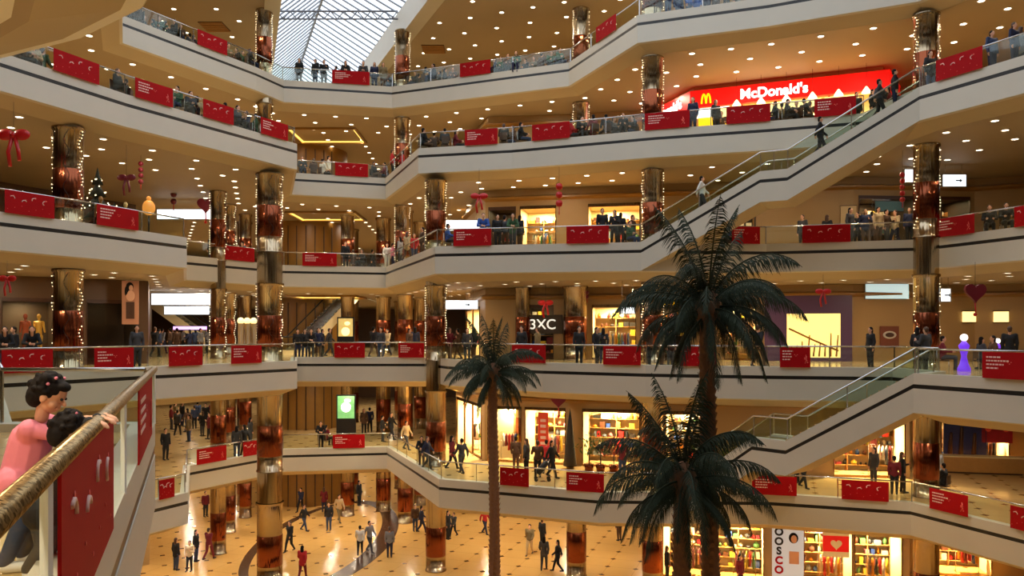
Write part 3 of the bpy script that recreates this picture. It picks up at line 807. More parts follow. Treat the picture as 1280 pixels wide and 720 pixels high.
text('lettering', "McDonald's", .72, M['signwhite'], rs, onsign(967, 3.17), rz=rz, bold=.022)
ar = MB()
c0 = Vector(onsign(877, 2.9)) 
for s in (0, 1):
    q = [Vector((d.x, d.y, 0)) * ((s * .24) + .24 * t) + Vector((0, 0, .5 * math.sin(PI * t) ** .6)) + c0 for t in [k / 12 for k in range(13)]]
    ar.tube(q, .05, 6)
ar.build('arch_emblem', M['signyellow'], rs)
d2 = (Vector(of[1]) - Vector(of[0])).normalized(); n2 = Vector((d2.y, -d2.x)); pm = Vector(of[0]).lerp(Vector(of[1]), .5) + n2 * .03
text('lettering', "McDonald's", .7, M['signwhite'], rs, (pm.x, pm.y, 3.17), rz=math.atan2(d2.y, d2.x), bold=.02)
# menu boards and pendant lamps inside the restaurant
mb_ = empty('menu_board', 'yellow and white glowing menu board at the left end of the restaurant counter', 'sign', (9.9, 42.9, FL[4]), -.35)
m = MB(); m.box(-.0, 1.7, -.05, .05, 1.95, 2.45); m.build('header_panel', M['signwhite'], mb_)
m = MB(); m.box(.1, 1.6, -.04, .04, .95, 1.95); m.build('menu_panel', M['signyellow'], mb_)
m = MB(); m.box(.1, .16, -.03, .03, 0, .95); m.box(1.54, 1.6, -.03, .03, 0, .95); m.build('stand', M['steel'], mb_)
lampm = mat('lit_lampshade', (1, .9, .7), .5, emis=(1, .8, .45), es=2.2)
for i, (px, py) in enumerate(((923, 125), (953, 124), (984, 121), (1016, 119), (1048, 115), (1082, 113))):
    p, rz_, dd = wallpt(4, px, .9); z = 2.45
    o = empty('pendant_lamp', 'cone shaped glowing pendant lamp, %s from the left in front of the restaurant' % ORD[i], 'pendant lamp', (p.x, p.y, FL[4] + z), group='pendant lamps under the red restaurant sign')
    m = MB(); m.lathe([(.04, .32), (.2, .08), (.24, 0), (.2, .02), (.03, .28)], 14); m.build('lamp_shade', lampm, o)
    m = MB(); m.tube([(0, 0, .3), (0, 0, 1.5)], .008, 4); m.build('cord', M['black'], o)
p, rz_, dd = wallpt(4, 985, .25)
ct = empty('service_counter', 'long restaurant service counter with lit red front and pale top', 'counter', (p.x, p.y, FL[4]), rz_ + PI)
m = MB(); m.box(-3.6, 3.6, -.1, .6, 0, 1.02); m.build('body', mat('counter_red', rgb(170, 50, 30), .4), ct)
m = MB(); m.box(-3.7, 3.7, -.18, .65, 1.02, 1.07); m.build('top', M['fascia'], ct)
m = MB(); [m.box(-3.4 + i * 1.75, -1.8 + i * 1.75, .85, .9, 1.75, 2.35) for i in range(4)]; m.build('menu_panel', M['litwarm'], ct)

def lightbox(px, py, Y, w, h, label, m_=None, mark=None, hang=1.0, name='light_box_sign'):
    c = at(px, py, Y); o = empty(name, label, 'sign', c)
    b = MB(); b.box(-w / 2, w / 2, -.06, .06, -h / 2, h / 2); b.build('lit_panel', m_ or M['lit'], o)
    f = MB(); t = .03
    f.box(-w / 2 - t, w / 2 + t, -.08, .08, h / 2, h / 2 + t); f.box(-w / 2 - t, w / 2 + t, -.08, .08, -h / 2 - t, -h / 2)
    f.box(-w / 2 - t, -w / 2, -.08, .08, -h / 2, h / 2); f.box(w / 2, w / 2 + t, -.08, .08, -h / 2, h / 2); f.build('frame', M['steel'], o)
    if hang:
        r = MB(); [r.tube([(s * w * .35, 0, h / 2), (s * w * .35, 0, h / 2 + hang)], .012, 5) for s in (-1, 1)]; r.build('hanger', M['steel'], o)
    if mark == 'arrow':
        a = MB(); a.box(-.1 + w * .15, .1 + w * .15, -.075, -.062, -.03, .03); a.quad((w * .15 + .1, -.07, -.1), (w * .15 + .22, -.07, 0), (w * .15 + .1, -.07, .1), (w * .15 + .1, -.07, 0)); a.build('arrow', M['black'], o)
    return o
def hang_h(L, py, Y, h): return max(.05, (FL[L] + 3.95) - (ZC - (py - 415) / 1000 * Y) - h / 2)
for px, py, Y, w, h, L, lab, mk in (
    (579, 282, 47, 2.2, .6, 3, 'wide white light box hanging under the fourth floor beside the copper column', None),
    (577, 381, 47, 1.9, .5, 2, 'wide white light box hanging above the narrow lit second floor shop', 'arrow'),
    (1138, 220, 38.5, .62, .6, 3, 'small square white light box left of the right-hand column, third floor', None),
    (1192, 226, 38.0, 1.1, .55, 3, 'white light box with small black mark right of the column, third floor', 'arrow'),
    (1181, 369, 36, .42, .55, 2, 'small upright white sign with arrow beside the right-hand column, second floor', 'arrow'),
    (784, 388, 38.5, .7, .3, 2, 'small white oval-looking light box left of the tall palm crown', None)):
    lightbox(px, py, Y, w, h, lab, mark=mk, hang=hang_h(L, py, Y, h))
lightbox(1108, 363, 41, 2.2, .85, 'pale teal lit panel on the second floor wall left of the right-hand column', mat('lit_teal', (.6, .8, .8), .5, emis=(.55, .75, .78), es=.7), hang=0)
for px, lab in ((1210, 'left of the two small lit wall boxes on the tan second floor wall'), (1251, 'right of the two small lit wall boxes on the tan second floor wall')):
    p, rz_, dd = wallpt(2, px, .1); z = ZC - (396 - 415) / 1000 * p.y
    o = empty('wall_lamp', lab, 'wall lamp', (p.x, p.y, z), rz_); m = MB(); m.box(-.33, .33, -.06, .08, -.27, .27); m.build('lit_panel', M['litwarm'], o)
    m = MB(); m.box(-.37, .37, -.02, .1, -.31, -.27); m.box(-.37, .37, -.02, .1, .27, .31); m.build('frame', M['bronze'], o)
# long white light boxes and a neon strip in the left wing
for (x0, y0, x1, y1, Y, lab, m_) in ((197, 262, 270, 274, 48, 'long bright white light box in the left wing, third floor', M['lit']),
                                     (190, 367, 270, 381, 48, 'upper bright white light band at the end of the left wing, second floor', M['lit']),
                                     (206, 383, 262, 393, 51, 'lower white light band behind the escalator in the left wing', M['lit']),
                                     (217, 408, 259, 412, 54, 'thin violet neon strip above the crowd in the left wing', mat('lit_violet', (.6, .3, 1), .5, emis=(.75, .45, 1), es=1.5))):
    a, b = at(x0, y0, Y), at(x1, y1, Y)
    lightbox((x0 + x1) / 2, (y0 + y1) / 2, Y, b.x - a.x, a.z - b.z, lab, m_, hang=0, name='lit_band')
# shop letters: pale, on the dark second floor shop
p, rz_, dd = wallpt(2, 679, .14); 
tx = empty('shop_sign', 'pale glowing letters above the dark second floor shop', 'sign', (p.x, p.y, ZC - (406 - 415) / 1000 * p.y), rz_)
text('lettering', '3XC', .78, mat('lit_cream', (1, 1, .9), .5, emis=(1, .95, .8), es=.9), tx, (0, -.02, 0), bold=.0)
m = MB(); m.box(-1.1, 1.1, .03, .08, -.5, .55); m.build('backing_board', M['shopdark'], tx)
# purple shop fascia with yellow letters behind the tall palm
p, rz_, dd = wallpt(2, 838, .12)
ps = empty('shop_sign', 'purple shop sign board with yellow lettering behind the tall palm crown', 'sign', (p.x, p.y, FL[2] + 3.15), rz_)
m = MB(); m.box(-1.5, 1.5, 0, .08, -.3, .35); m.build('board', M['purple'], ps); m = MB(); [m.box(x, x + w_, -.04, -.01, -.2, .1 + .04 * (k % 2)) for k, (x, w_) in enumerate(((-.7, .09), (-.5, .3), (-.1, .09), (.1, .35), (.55, .12)))]; m.build('lettering', M['signyellow'], ps)
# purple framed display window
p0, rz_, dd = wallpt(2, 983, .2); p1, _, _ = wallpt(2, 1050, .2); pc = (p0 + p1) / 2; w = (p1 - p0).length
zt = ZC - (392 - 415) / 1000 * pc.y; zb = ZC - (447 - 415) / 1000 * pc.y
dw = empty('display_window', 'large glowing yellow display window in a purple surround, second floor', 'display window', (pc.x, pc.y, FL[2]), rz_)
m = MB(); zt -= FL[2]; zb -= FL[2]
m.box(-w / 2 - 1.1, w / 2 + .55, 0, .12, zt, 3.4); m.box(-w / 2 - 1.1, -w / 2, 0, .12, 0, zt); m.box(w / 2, w / 2 + .55, 0, .12, 0, zt); m.box(-w / 2, w / 2, 0, .12, 0, zb)
m.build('surround', M['purple'], dw)
m = MB(); m.box(-w / 2, w / 2, .08, .12, zb, zt); m.build('glowing_panel', mat('lit_yellow_window', (1, .85, .3), .5, emis=(1, .74, .22), es=1.15), dw)
m = MB(); rr = random.Random(4)
for k in range(9):
    x = -w / 2 + .2 + k * (w - .4) / 8; m.capsule((x, .04, zb + .1), (x + .1 * rr.random(), .04, zb + .5 + .8 * rr.random()), .05, .03, 6)
m.tube([(-w / 2 + .1, .03, zb + 1.5), (0, .03, zb + .9), (w / 2 - .1, .03, zb + .35)], .05, 5); m.build('displayed_branches', mat('gold_branch', rgb(170, 110, 30), .5), dw)
# poster plaque with oval
p, rz_, dd = wallpt(2, 1111, .08); pl = empty('wall_plaque', 'brown framed plaque with pale oval on the tan second floor wall', 'poster', (p.x, p.y, FL[2] + 1.25), rz_)
m = MB(); m.box(-.5, .5, 0, .05, -.55, .55); m.build('board', mat('plaque_brown', rgb(120, 62, 40), .5), pl)
m = MB(); m.ball((0, -.005, .1), (.36, .02, .2), 16); m.build('oval', M['fascia'], pl); m = MB(); m.ball((0, -.02, .1), (.24, .02, .12), 16); m.build('emblem', M['darkwood'], pl)
# hanging poster of a woman
c = at(163, 378, 36.5); po = empty('hanging_poster', 'tall hanging poster showing a dark-haired woman in brown, left second floor', 'poster', c, .2)
m = MB(); m.box(-.36, .36, -.02, .02, -1.0, 1.0); m.build('sheet', mat('poster_tan', rgb(176, 122, 92), .5), po)
m = MB(); m.ball((-.02, -.03, .72), (.16, .01, .2), 14); m.ball((-.15, -.03, .5), (.09, .01, .25), 10); m.build('hair', M['hair'], po)
m = MB(); m.ball((.03, -.036, .66), (.09, .01, .13), 12); m.ball((.0, -.032, .3), (.2, .01, .25), 12); m.build('figure', M['skin'], po)
m = MB(); m.box(-.18, .18, -.035, -.02, -.75, .02); m.build('dress', M['darkwood'], po); m = MB(); m.tube([(-.36, 0, 1.0), (.36, 0, 1.0)], .025, 8); m.tube([(0, 0, 1), (0, 0, 1.3)], .01, 5); m.build('rod', M['steel'], po)
# teal poster and pale panel in the third floor shop window
for px, w, h, zz, mm, lab in ((1110, 1.5, .5, 2.45, mat('teal_poster', rgb(90, 130, 140), .4), 'teal strip poster in the dark third floor window, right of the stairs'),
                              (1060, .75, 2.2, 1.35, mat('cream_panel', rgb(210, 180, 130), .5), 'pale upright panel at the left of the dark third floor window')):
    p, rz_, dd = wallpt(3, px, .12); o = tag(link('window_poster', None, None, (p.x, p.y, FL[3] + zz), rz_), lab, 'poster'); m = MB(); m.box(-w / 2, w / 2, -.02, .03, -h / 2, h / 2); m.build('sheet', mm, o)
    m = MB(); m.box(-w / 2 - .03, w / 2 + .03, 0, .04, h / 2, h / 2 + .04); m.box(-w / 2 - .03, w / 2 + .03, 0, .04, -h / 2 - .04, -h / 2); m.build('frame', M['darkwood'], o)
# tall letter sign and heart sign on the ground floor
p, rz_, dd = wallpt(0, 984, .35); ls = empty('pillar_sign', 'tall pale pillar sign with stacked round letters and a portrait, ground floor', 'sign', (p.x, p.y, 0), rz_)
m = MB(); m.box(-.72, .72, -.1, .2, 0, 3.1); m.build('panel', mat('pale_panel', rgb(190, 196, 200), .4, emis=(.8, .85, .9), es=.25), ls)
for i, ch in enumerate('OOSCO'): text('lettering', ch, .5, M['black'] if i < 3 else M['redban'], ls, (-.42, -.12, 2.8 - i * .46), bold=.02)
m = MB(); m.ball((.25, -.11, 2.55), (.22, .02, .26), 14); m.build('portrait_hair', M['hair'], ls); m = MB(); m.ball((.27, -.13, 2.5), (.14, .02, .19), 12); m.box(.05, .5, -.125, -.1, 1.3, 1.9); m.build('portrait', M['skin'], ls)
p, rz_, dd = wallpt(0, 1042, .5); hs = empty('heart_sign', 'red sign with beige heart hanging in the ground floor window', 'sign', (p.x, p.y, 2.35), rz_)
m = MB(); m.box(-.6, .6, 0, .05, -.36, .4); m.build('panel', mat('lit_red_panel', rgb(200, 10, 10), .4, emis=rgb(220, 20, 15), es=.4), hs)
def heart(m, c, s, t=.03, mi=0):
    P = [(16 * math.sin(a) ** 3 / 16 * s, (13 * math.cos(a) - 5 * math.cos(2 * a) - 2 * math.cos(3 * a) - math.cos(4 * a)) / 16 * s) for a in [2 * PI * k / 24 for k in range(24)]]
    n0 = len(m.v)
    for y in (-t, t): m.v += [(c[0] + x, c[1] + y, c[2] + z) for x, z in P]
    m.f.append(tuple(n0 + k for k in range(24))); m.m.append(mi); m.sm.append(False)
    m.f.append(tuple(n0 + 24 + k for k in reversed(range(24)))); m.m.append(mi); m.sm.append(False)
    for k in range(24): a = n0 + k; b = n0 + (k + 1) % 24; m.f.append((a, b, b + 24, a + 24)); m.m.append(mi); m.sm.append(False)
m = MB(); heart(m, (0, -.03, 0), .26); m.build('heart', M['shopwhite'], hs); m = MB(); m.box(-.6, .6, .0, .05, .4, .62); m.box(-.6, .6, 0, .05, -.62, -.36); m.build('cream_strip', M['shopwhite'], hs)
m = MB(); m.tube([(-.5, .03, .62), (-.5, .03, 1.5)], .01, 4); m.tube([(.5, .03, .62), (.5, .03, 1.5)], .01, 4); m.build('hanger', M['steel'], hs)

# ------------------------------------------------------------------ hanging seasonal ornaments
RO = mat('ornament_red', rgb(190, 16, 20), .35); RD = mat('ornament_dark_red', rgb(110, 18, 36), .4); OG = mat('ornament_orange', rgb(235, 140, 40), .4, emis=(1, .5, .1), es=.35)
def ornament(L, px, py, Y, s, kind, m_, label):
    c = at(px, py, Y); o = empty('hanging_ornament', label, 'ornament', c, group='hanging seasonal ornaments')
    top = FL[L] + 3.95 - c.z
    m = MB()
    if kind == 'bow':
        m.ball((-.28 * s, 0, .1 * s), (.3 * s, .1 * s, .2 * s), 12); m.ball((.28 * s, 0, .1 * s), (.3 * s, .1 * s, .2 * s), 12); m.ball((0, 0, .08 * s), .12 * s, 10)
        m.build('bow', m_, o); m = MB(); m.tube([(-.05 * s, 0, 0), (-.2 * s, .02, -.5 * s), (-.12 * s, 0, -1.0 * s)], .07 * s, 6); m.tube([(.05 * s, 0, 0), (.15 * s, .02, -.45 * s), (.2 * s, 0, -.8 * s)], .07 * s, 6); m.build('ribbon', m_, o)
    elif kind == 'heart':
        heart(m, (0, 0, 0), .5 * s, .08 * s); m.build('heart', m_, o); m = MB(); m.tube([(0, 0, -.5 * s), (.02, 0, -1.0 * s)], .035 * s, 6); m.ball((0, 0, -1.05 * s), .09 * s, 8); m.build('tassel', RO, o)
    else:
        for k in range(int(kind)): m.lathe([(0, 0), (.14 * s, .05 * s), (.2 * s, .2 * s), (.14 * s, .35 * s), (0, .4 * s)], 10, 0, (0, 0, -.45 * s * k))
        m.build('lantern_body', m_, o); m = MB(); m.tube([(0, 0, -.45 * s * (int(kind) - 1)), (0, 0, -.45 * s * (int(kind) - 1) - .4 * s)], .03 * s, 5); m.build('tassel', RO, o)
    m = MB(); m.tube([(0, 0, 0), (0, 0, max(top, .1))], .007, 4); m.build('cord', M['black'], o)
for a in ((3, 17, 172, 27.6, 1.0, 'bow', RO, 'large red bow with ribbon tails hanging at the far left, third floor'),
          (3, 599, 247, 39, .75, 'bow', RO, 'red bow hanging under the fourth floor, right of the white light box'),
          (3, 699, 238, 38.5, .9, '3', RO, 'string of three red lanterns hanging left of centre shop, third floor'),
          (3, 1128, 222, 35, .6, '5', RO, 'thin string of five red lanterns left of the right-hand column'),
          (3, 217, 247, 46, .9, '2', RD, 'dark lantern pair hanging before the bright light box, left one'),
          (3, 257, 256, 46, .95, 'heart', RD, 'dark heart hanging before the bright light box'),
          (3, 158, 224, 34, .7, 'bow', RD, 'dark red bow hanging left, above the pale figure'),
          (3, 176, 208, 36, .6, '4', RD, 'string of dark lanterns hanging right of the dark red bow'),
          (2, 9, 350, 27.5, .55, 'bow', RO, 'small red bow hanging at the left edge, second floor'),
          (2, 1029, 366, 34, .6, 'bow', RO, 'red bow hanging above the purple display window'),
          (2, 1219, 365, 28, .75, 'heart', RD, 'dark red heart with tassel hanging right of the right-hand column'),
          (2, 682, 380, 41, .7, 'bow', RO, 'red bow hanging above the dark shop letters, second floor'),
          (2, 640 + 94, 368, 42, .5, '2', RD, 'small dark lantern pair hanging right of the wide copper column'),
          (1, 698, 500, 40.5, .8, 'heart', RD, 'dark heart hanging at the first floor shop beside the red banner poster')):
    ornament(*a)
# tall red hanging strip in the first floor shop
p, rz_, dd = wallpt(1, 680, .15); o = empty('shop_poster', 'tall orange-red poster strip in the first floor shop with the heart', 'poster', (p.x, p.y, FL[1] + 1.75), rz_)
m = MB(); m.box(-.28, .28, -.02, .02, -1.0, 1.0); m.build('sheet', mat('poster_red', rgb(222, 70, 40), .5), o); m = MB(); [m.box(-.15, .15, -.03, -.02, -.7 + k * .3, -.55 + k * .3) for k in range(5)]; m.build('print', M['banwhite'], o)
# slim dark cone tree
p, rz_, dd = wallpt(1, 717, .9); o = empty('cone_tree', 'slim dark cone shaped tree standing beside the lit first floor shop', 'tree', (p.x, p.y, FL[1]))
m = MB(); m.lathe([(.0, .12), (.36, .14), (.3, .6), (.2, 1.6), (.1, 2.5), (0, 3.1)], 14); m.build('foliage', mat('dark_fir', rgb(40, 34, 28), .8, noise=.4, nscale=20, bump=1), o); m = MB(); m.lathe([(0, 0), (.2, 0), (.2, .14), (0, .14)], 14); m.build('base', M['bronze'], o)
# bushy potted plants in the lit first floor windows
def bush(loc, h, label, green, red=False):
    o = empty('potted_plant', label, 'plant', loc); m = MB(); m.lathe([(0, 0), (.2, 0), (.26, .35), (.22, .35), (0, .33)], 14); m.build('pot', M['copper'], o)
    rr = random.Random(int(loc[0] * 10)); m = MB()
    for k in range(70):
        a = rr.random() * 2 * PI; e = rr.random() * PI / 2; r_ = h * .45 * rr.random() ** .5; p = Vector((math.cos(a) * math.cos(e) * r_, math.sin(a) * math.cos(e) * r_, .4 + h * .25 + math.sin(e) * r_ * 1.2 - .1))
        u = Vector((rr.random() - .5, rr.random() - .5, rr.random() - .3)).normalized() * .16; v = u.cross(Vector((0, .3, 1))).normalized() * .05
        m.quad(p - u, p - v, p + u, p + v)
    m.build('foliage', green, o); m = MB(); m.tube([(0, 0, .3), (0, 0, .4 + h * .3)], .03, 6); m.build('stem', M['darkwood'], o)
GR = mat('plant_green', rgb(70, 96, 48), .6, noise=.3); RF = mat('plant_red', rgb(180, 70, 40), .6, noise=.3)
for i, (px, h, gm_, lab) in enumerate(((738, 2.2, GR, 'leafy green plant at the left of the lit first floor window'), (752, 1.8, GR, 'second leafy plant in the lit first floor window'),
                                     (768, 2.0, RF, 'reddish bushy plant in the lit first floor window'), (900, 1.8, GR, 'green plant behind the lower staircase landing'), (925, 1.6, GR, 'small green plant right of the tall palm trunk, first floor'))):
    p, rz_, dd = wallpt(1, px, .7); bush((p.x, p.y - .6, FL[1]), h, lab, gm_)
# ledge with the long counter, first floor right
p0, rz_, dd = wallpt(1, 1215, 1.2); o = empty('display_counter', 'long low wooden display counter in front of the right first floor shop', 'counter', (p0.x, p0.y, FL[1]), rz_)
m = MB(); m.box(-1.9, 1.9, -.3, .3, .08, .8); m.build('body', M['wood'], o); m = MB(); m.box(-1.95, 1.95, -.35, .35, .8, .86); m.build('top', M['shopwhite'], o); m = MB(); m.box(-1.8, 1.8, -.25, .25, 0, .08); m.build('plinth', M['darkwood'], o)
p0, rz_, dd = wallpt(1, 1205, .14); o = empty('window_poster', 'blue display board with dark figures in the right first floor shop window', 'poster', (p0.x, p0.y, FL[1] + 1.7), rz_)
m = MB(); m.box(-1.0, 1.0, -.02, .02, -1.0, 1.0); m.build('sheet', mat('poster_blue', rgb(40, 52, 110), .4, noise=.5, nscale=2), o); m = MB(); [m.capsule((x, -.03, -.9), (x + .05, -.03, .1 + .3 * (k % 2)), .12, .08, 6) for k, x in enumerate((-.7, -.2, .4))]; m.build('figures', M['darkwood'], o)
p0, rz_, dd = wallpt(1, 1245, .14); o = empty('window_poster', 'red display board with round motifs in the right first floor shop window', 'poster', (p0.x, p0.y, FL[1] + 2.0), rz_)
m = MB(); m.box(-.7, .7, -.02, .02, -.6, .7); m.build('sheet', mat('poster_crimson', rgb(150, 30, 50), .4, noise=.4, nscale=3), o); m = MB(); [m.ball((-.4 + .4 * k, -.03, .1 + .25 * (k % 2)), (.15, .01, .15), 10) for k in range(3)]; m.build('motif', M['banpink'], o)

# fir trees with lights and pale figures, third floor left
def fir(loc, h, label):
    o = empty('fir_tree', label, 'tree', loc); m = MB()
    for k in range(5): z = h * (.12 + k * .17); r_ = h * .24 * (1 - k * .17); m.lathe([(0, z + h * .25), (r_ * .4, z + h * .12), (r_, z - .03), (r_ * .8, z), (0, z + .02)], 14)
    m.build('foliage', mat('fir_green', rgb(28, 34, 24), .8, noise=.4, nscale=15, bump=1), o)
    m = MB(); rr = random.Random(int(h * 100))
    for k in range(46): z = rr.random() * .85; a = rr.random() * 2 * PI; r_ = h * .25 * (1 - z * .95); m.ball((r_ * math.cos(a), r_ * math.sin(a), h * (.1 + z)), .03, 6)
    m.build('string_lights', M['bulb'], o)['kind'] = 'stuff'; m = MB(); m.tube([(0, 0, 0), (0, 0, h * .2)], .06, 8); m.build('trunk', M['darkwood'], o)
def dk(L, px, d, ymin=20):
    h = hit(RING[L], px, ymin); k = (px - 640) / 1000; return Vector((k * (h[1] + d), h[1] + d, FL[L]))
fir(dk(3, 122, 3.5), 2.9, 'dark fir tree strung with white lights right of the left column')
fir(dk(3, 143, 4.0), 1.7, 'small fir tree strung with lights behind the text banner, third floor')
o = mannequin(dk(3, 126, 2.0), M['gold'], 'gold draped figure standing before the larger fir tree'); 
mannequin(dk(3, 157, 2.4), mat('pale_cloth', rgb(190, 170, 110), .7), 'pale figure standing under the dark red bow, third floor')
c = dk(3, 186, 1.5); o = empty('star_lamp', 'orange glowing ball lamp on a stand near the left third floor rail', 'lamp', c)
m = MB(); m.ball((0, 0, 1.35), (.26, .26, .34), 14); m.ball((0, 0, 1.75), .1, 10); m.build('globe', OG, o); m = MB(); m.tube([(0, 0, 0), (0, 0, 1.2)], .04, 8); m.lathe([(0, 0), (.25, 0), (.25, .05), (0, .05)], 14); m.build('stand', M['black'], o)
# glowing violet statues
for px, Y, s, lab in ((1205, 30.5, 1.0, 'violet glowing hourglass figure with white ball head, right second floor'), (1247, 36.5, .85, 'smaller violet figure behind the text banner, far right second floor')):
    o = empty('glowing_statue', lab, 'statue', ((px - 640) / 1000 * Y, Y, FL[2]))
    vm = mat('violet_glow', rgb(110, 60, 220), .4, emis=rgb(110, 50, 230), es=.8)
    m = MB(); m.lathe([(0, 0), (.2, 0), (.2, .1), (.13, .25), (.08, .5), (.14, .75), (.17, .85), (.06, 1.0), (0, 1.02)], 16); m.build('body', vm, o); m = MB(); m.ball((0, 0, 1.12), .12, 12); m.build('ball_head', M['signwhite'], o); o.scale = (s * 1.15,) * 3

# ------------------------------------------------------------------ dark bands laid in the ground floor
bd = MB(); cx, cy, ax, ay = -11.3, 48.5, 3.6, 10.3; wd = 1.1; n = 64
for k in range(n):
    q = []
    for a, e in ((k, 0), (k + 1, 0), (k + 1, 1), (k, 1)):
        t = 2 * PI * a / n; w_ = (wd if math.cos(t) > 0 else .55) * (-.5 if e == 0 else .5); q.append((cx + (ax + w_) * math.cos(t), cy + (ay + w_) * math.sin(t), .006))
    bd.quad(*q)
struct(bd.build('floor_inlay', M['band']))
p0, p1 = at(560, 700, 1), None
# ------------------------------------------------------------------ escalators deep in the wings
def escalator(a, b, w, label):
    a, b = Vector(a), Vector(b); o = empty('escalator', label, 'escalator', a); d = b - a; h = Vector((d.x, d.y, 0)).normalized(); n = Vector((-h.y, h.x, 0)) * (w / 2)
    L_ = [Vector((0, 0, 0)) - h * 1.6, Vector((0, 0, 0)), d, d + h * 1.6]
    m = MB()
    for i in range(3):
        p, q = L_[i], L_[i + 1]
        for s in (n, -n): m.quad(p + s + Vector((0, 0, -.7)), q + s + Vector((0, 0, -.7)), q + s + Vector((0, 0, .1)), p + s + Vector((0, 0, .1)))
        m.quad(p + n + Vector((0, 0, -.7)), q + n + Vector((0, 0, -.7)), q - n + Vector((0, 0, -.7)), p - n + Vector((0, 0, -.7)))
    m.build('truss', M['shopwhite'], o); m = MB()
    k = int(d.length / .4)
    for j in range(k): p = d * (j / k); q = d * ((j + 1) / k); m.quad(p + n, p - n, Vector((q.x, q.y, p.z)) - n, Vector((q.x, q.y, p.z)) + n); m.quad(Vector((q.x, q.y, p.z)) + n, Vector((q.x, q.y, p.z)) - n, q - n, q + n)
    m.build('steps', M['steel'], o)
    for s in (n * .96, -n * .96):
        m = MB()
        for i in range(3): p, q = L_[i], L_[i + 1]; m.quad(p + s + Vector((0, 0, .1)), q + s + Vector((0, 0, .1)), q + s + Vector((0, 0, .95)), p + s + Vector((0, 0, .95)))
        m.build('glass_panel', M['glass'], o); m = MB(); m.tube([p + s + Vector((0, 0, .98)) for p in L_], .05, 6); m.build('handrail', M['black'], o)
escalator((-21.8, 61.5, 11), (-29.4, 61.5, 16.4), 1.4, 'escalator rising across the white light bands in the left wing')
escalator((-11.2, 60, 16.5), (-14.6, 53.5, 11.2), 1.3, 'escalator in the far wing beside the gold lift core')

# ------------------------------------------------------------------ palms
def palm(loc, hgt, tr, flen, nf, label, seed, lean=(0, 0)):
    o = empty('palm_tree', label, 'palm tree', loc); rr = random.Random(seed)
    top = Vector((lean[0], lean[1], hgt))
    m = MB(); pts = []; rad = []; n = int(hgt / .11)
    for i in range(n + 1):
        t = i / n; pts.append(top * t + Vector((.04 * math.sin(t * 5), 0, 0))); rad.append(tr * (1.15 - .25 * t) * (1 + .1 * (i % 2)))
    m.tube(pts, rad, 14); 
    for i in range(0, n, 2):       # frond boots
        for k in range(6):
            a = k * PI / 3 + i * .55; p = pts[i]; r_ = rad[i]; u = Vector((math.cos(a), math.sin(a), 0)); v = Vector((-u.y, u.x, 0)) * r_ * .38
            m.quad(p + u * r_ * .95 - v, p + u * r_ * .95 + v, p + u * r_ * 1.28 + v * .5 + Vector((0, 0, .16)), p + u * r_ * 1.28 - v * .5 + Vector((0, 0, .16)))
    m.build('trunk', M['trunk'], o)
    hm = MB(); hm.ball(tuple(top + Vector((0, 0, .1))), (tr * 1.7, tr * 1.7, tr * 2.6), 14); hm.build('crown_heart', M['trunk'], o)
    for f in range(nf):
        az = f * 2.39996 + rr.uniform(-.15, .15); q = f / (nf - 1)
        el = math.radians(85 - 116 * q ** .9 + rr.uniform(-9, 9)); ln = flen * (.84 + .2 * math.sin(PI * min(1, q + .25)) + rr.uniform(-.06, .06)) * (1.02 if q < .2 else 1)
        curl = (2.1 - .6 * q + rr.uniform(-.2, .2)) if q > .12 else .55
        m = MB(); p = top + Vector((0, 0, .25 * (1 - q))); P = [p.copy()]; N = 16; e = el
        for i in range(N):
            e = max(e - curl / N * (0.4 + i / N * 1.2), -1.3); p = p + Vector((math.cos(az) * math.cos(e), math.sin(az) * math.cos(e), math.sin(e))) * (ln / N); P.append(p.copy())
        m.tube(P, [tr * .14 * (1 - i / (N + 1)) + .006 for i in range(N + 1)], 5)
        side = Vector((-math.sin(az), math.cos(az), 0))
        for i in range(2, N):
            for sub in range(5):
                t = sub / 5; b = P[i].lerp(P[i + 1], t); tg = (P[i + 1] - P[i]).normalized(); s_ = (i + t) / N
                ll = ln * .165 * (math.sin(PI * min(1, s_ * .95 + .08)) ** .6) * rr.uniform(.85, 1.1)
                for sg in (-1, 1):
                    dr = (side * sg * .75 + tg * .75 + Vector((0, 0, -.5 - .6 * rr.random()))).normalized(); tip = b + dr * ll + Vector((0, 0, -.45 * ll))
                    md = b + dr * ll * .55; wv = tg * .0145 * (flen / 2.6)
                    m.quad(b - wv * .6, b + wv * .6, md + wv, md - wv); m.quad(md - wv, md + wv, tip + wv * .15, tip - wv * .15)
        m.build('frond', M['frond'], o)
    return o
palm((5.45, 22, 0), 13.0, .22, 2.95, 37, 'tallest palm tree with the highest crown in front of the staircases', 3, (-.05, 0))
palm((4.4, 21, 0), 8.45, .22, 2.85, 38, 'lower broad palm tree whose crown hangs beside the tall palm trunk', 5, (.1, 0))
palm((-.78, 34, 0), 10.6, .2, 2.5, 36, 'slim palm tree standing alone left of centre', 8)

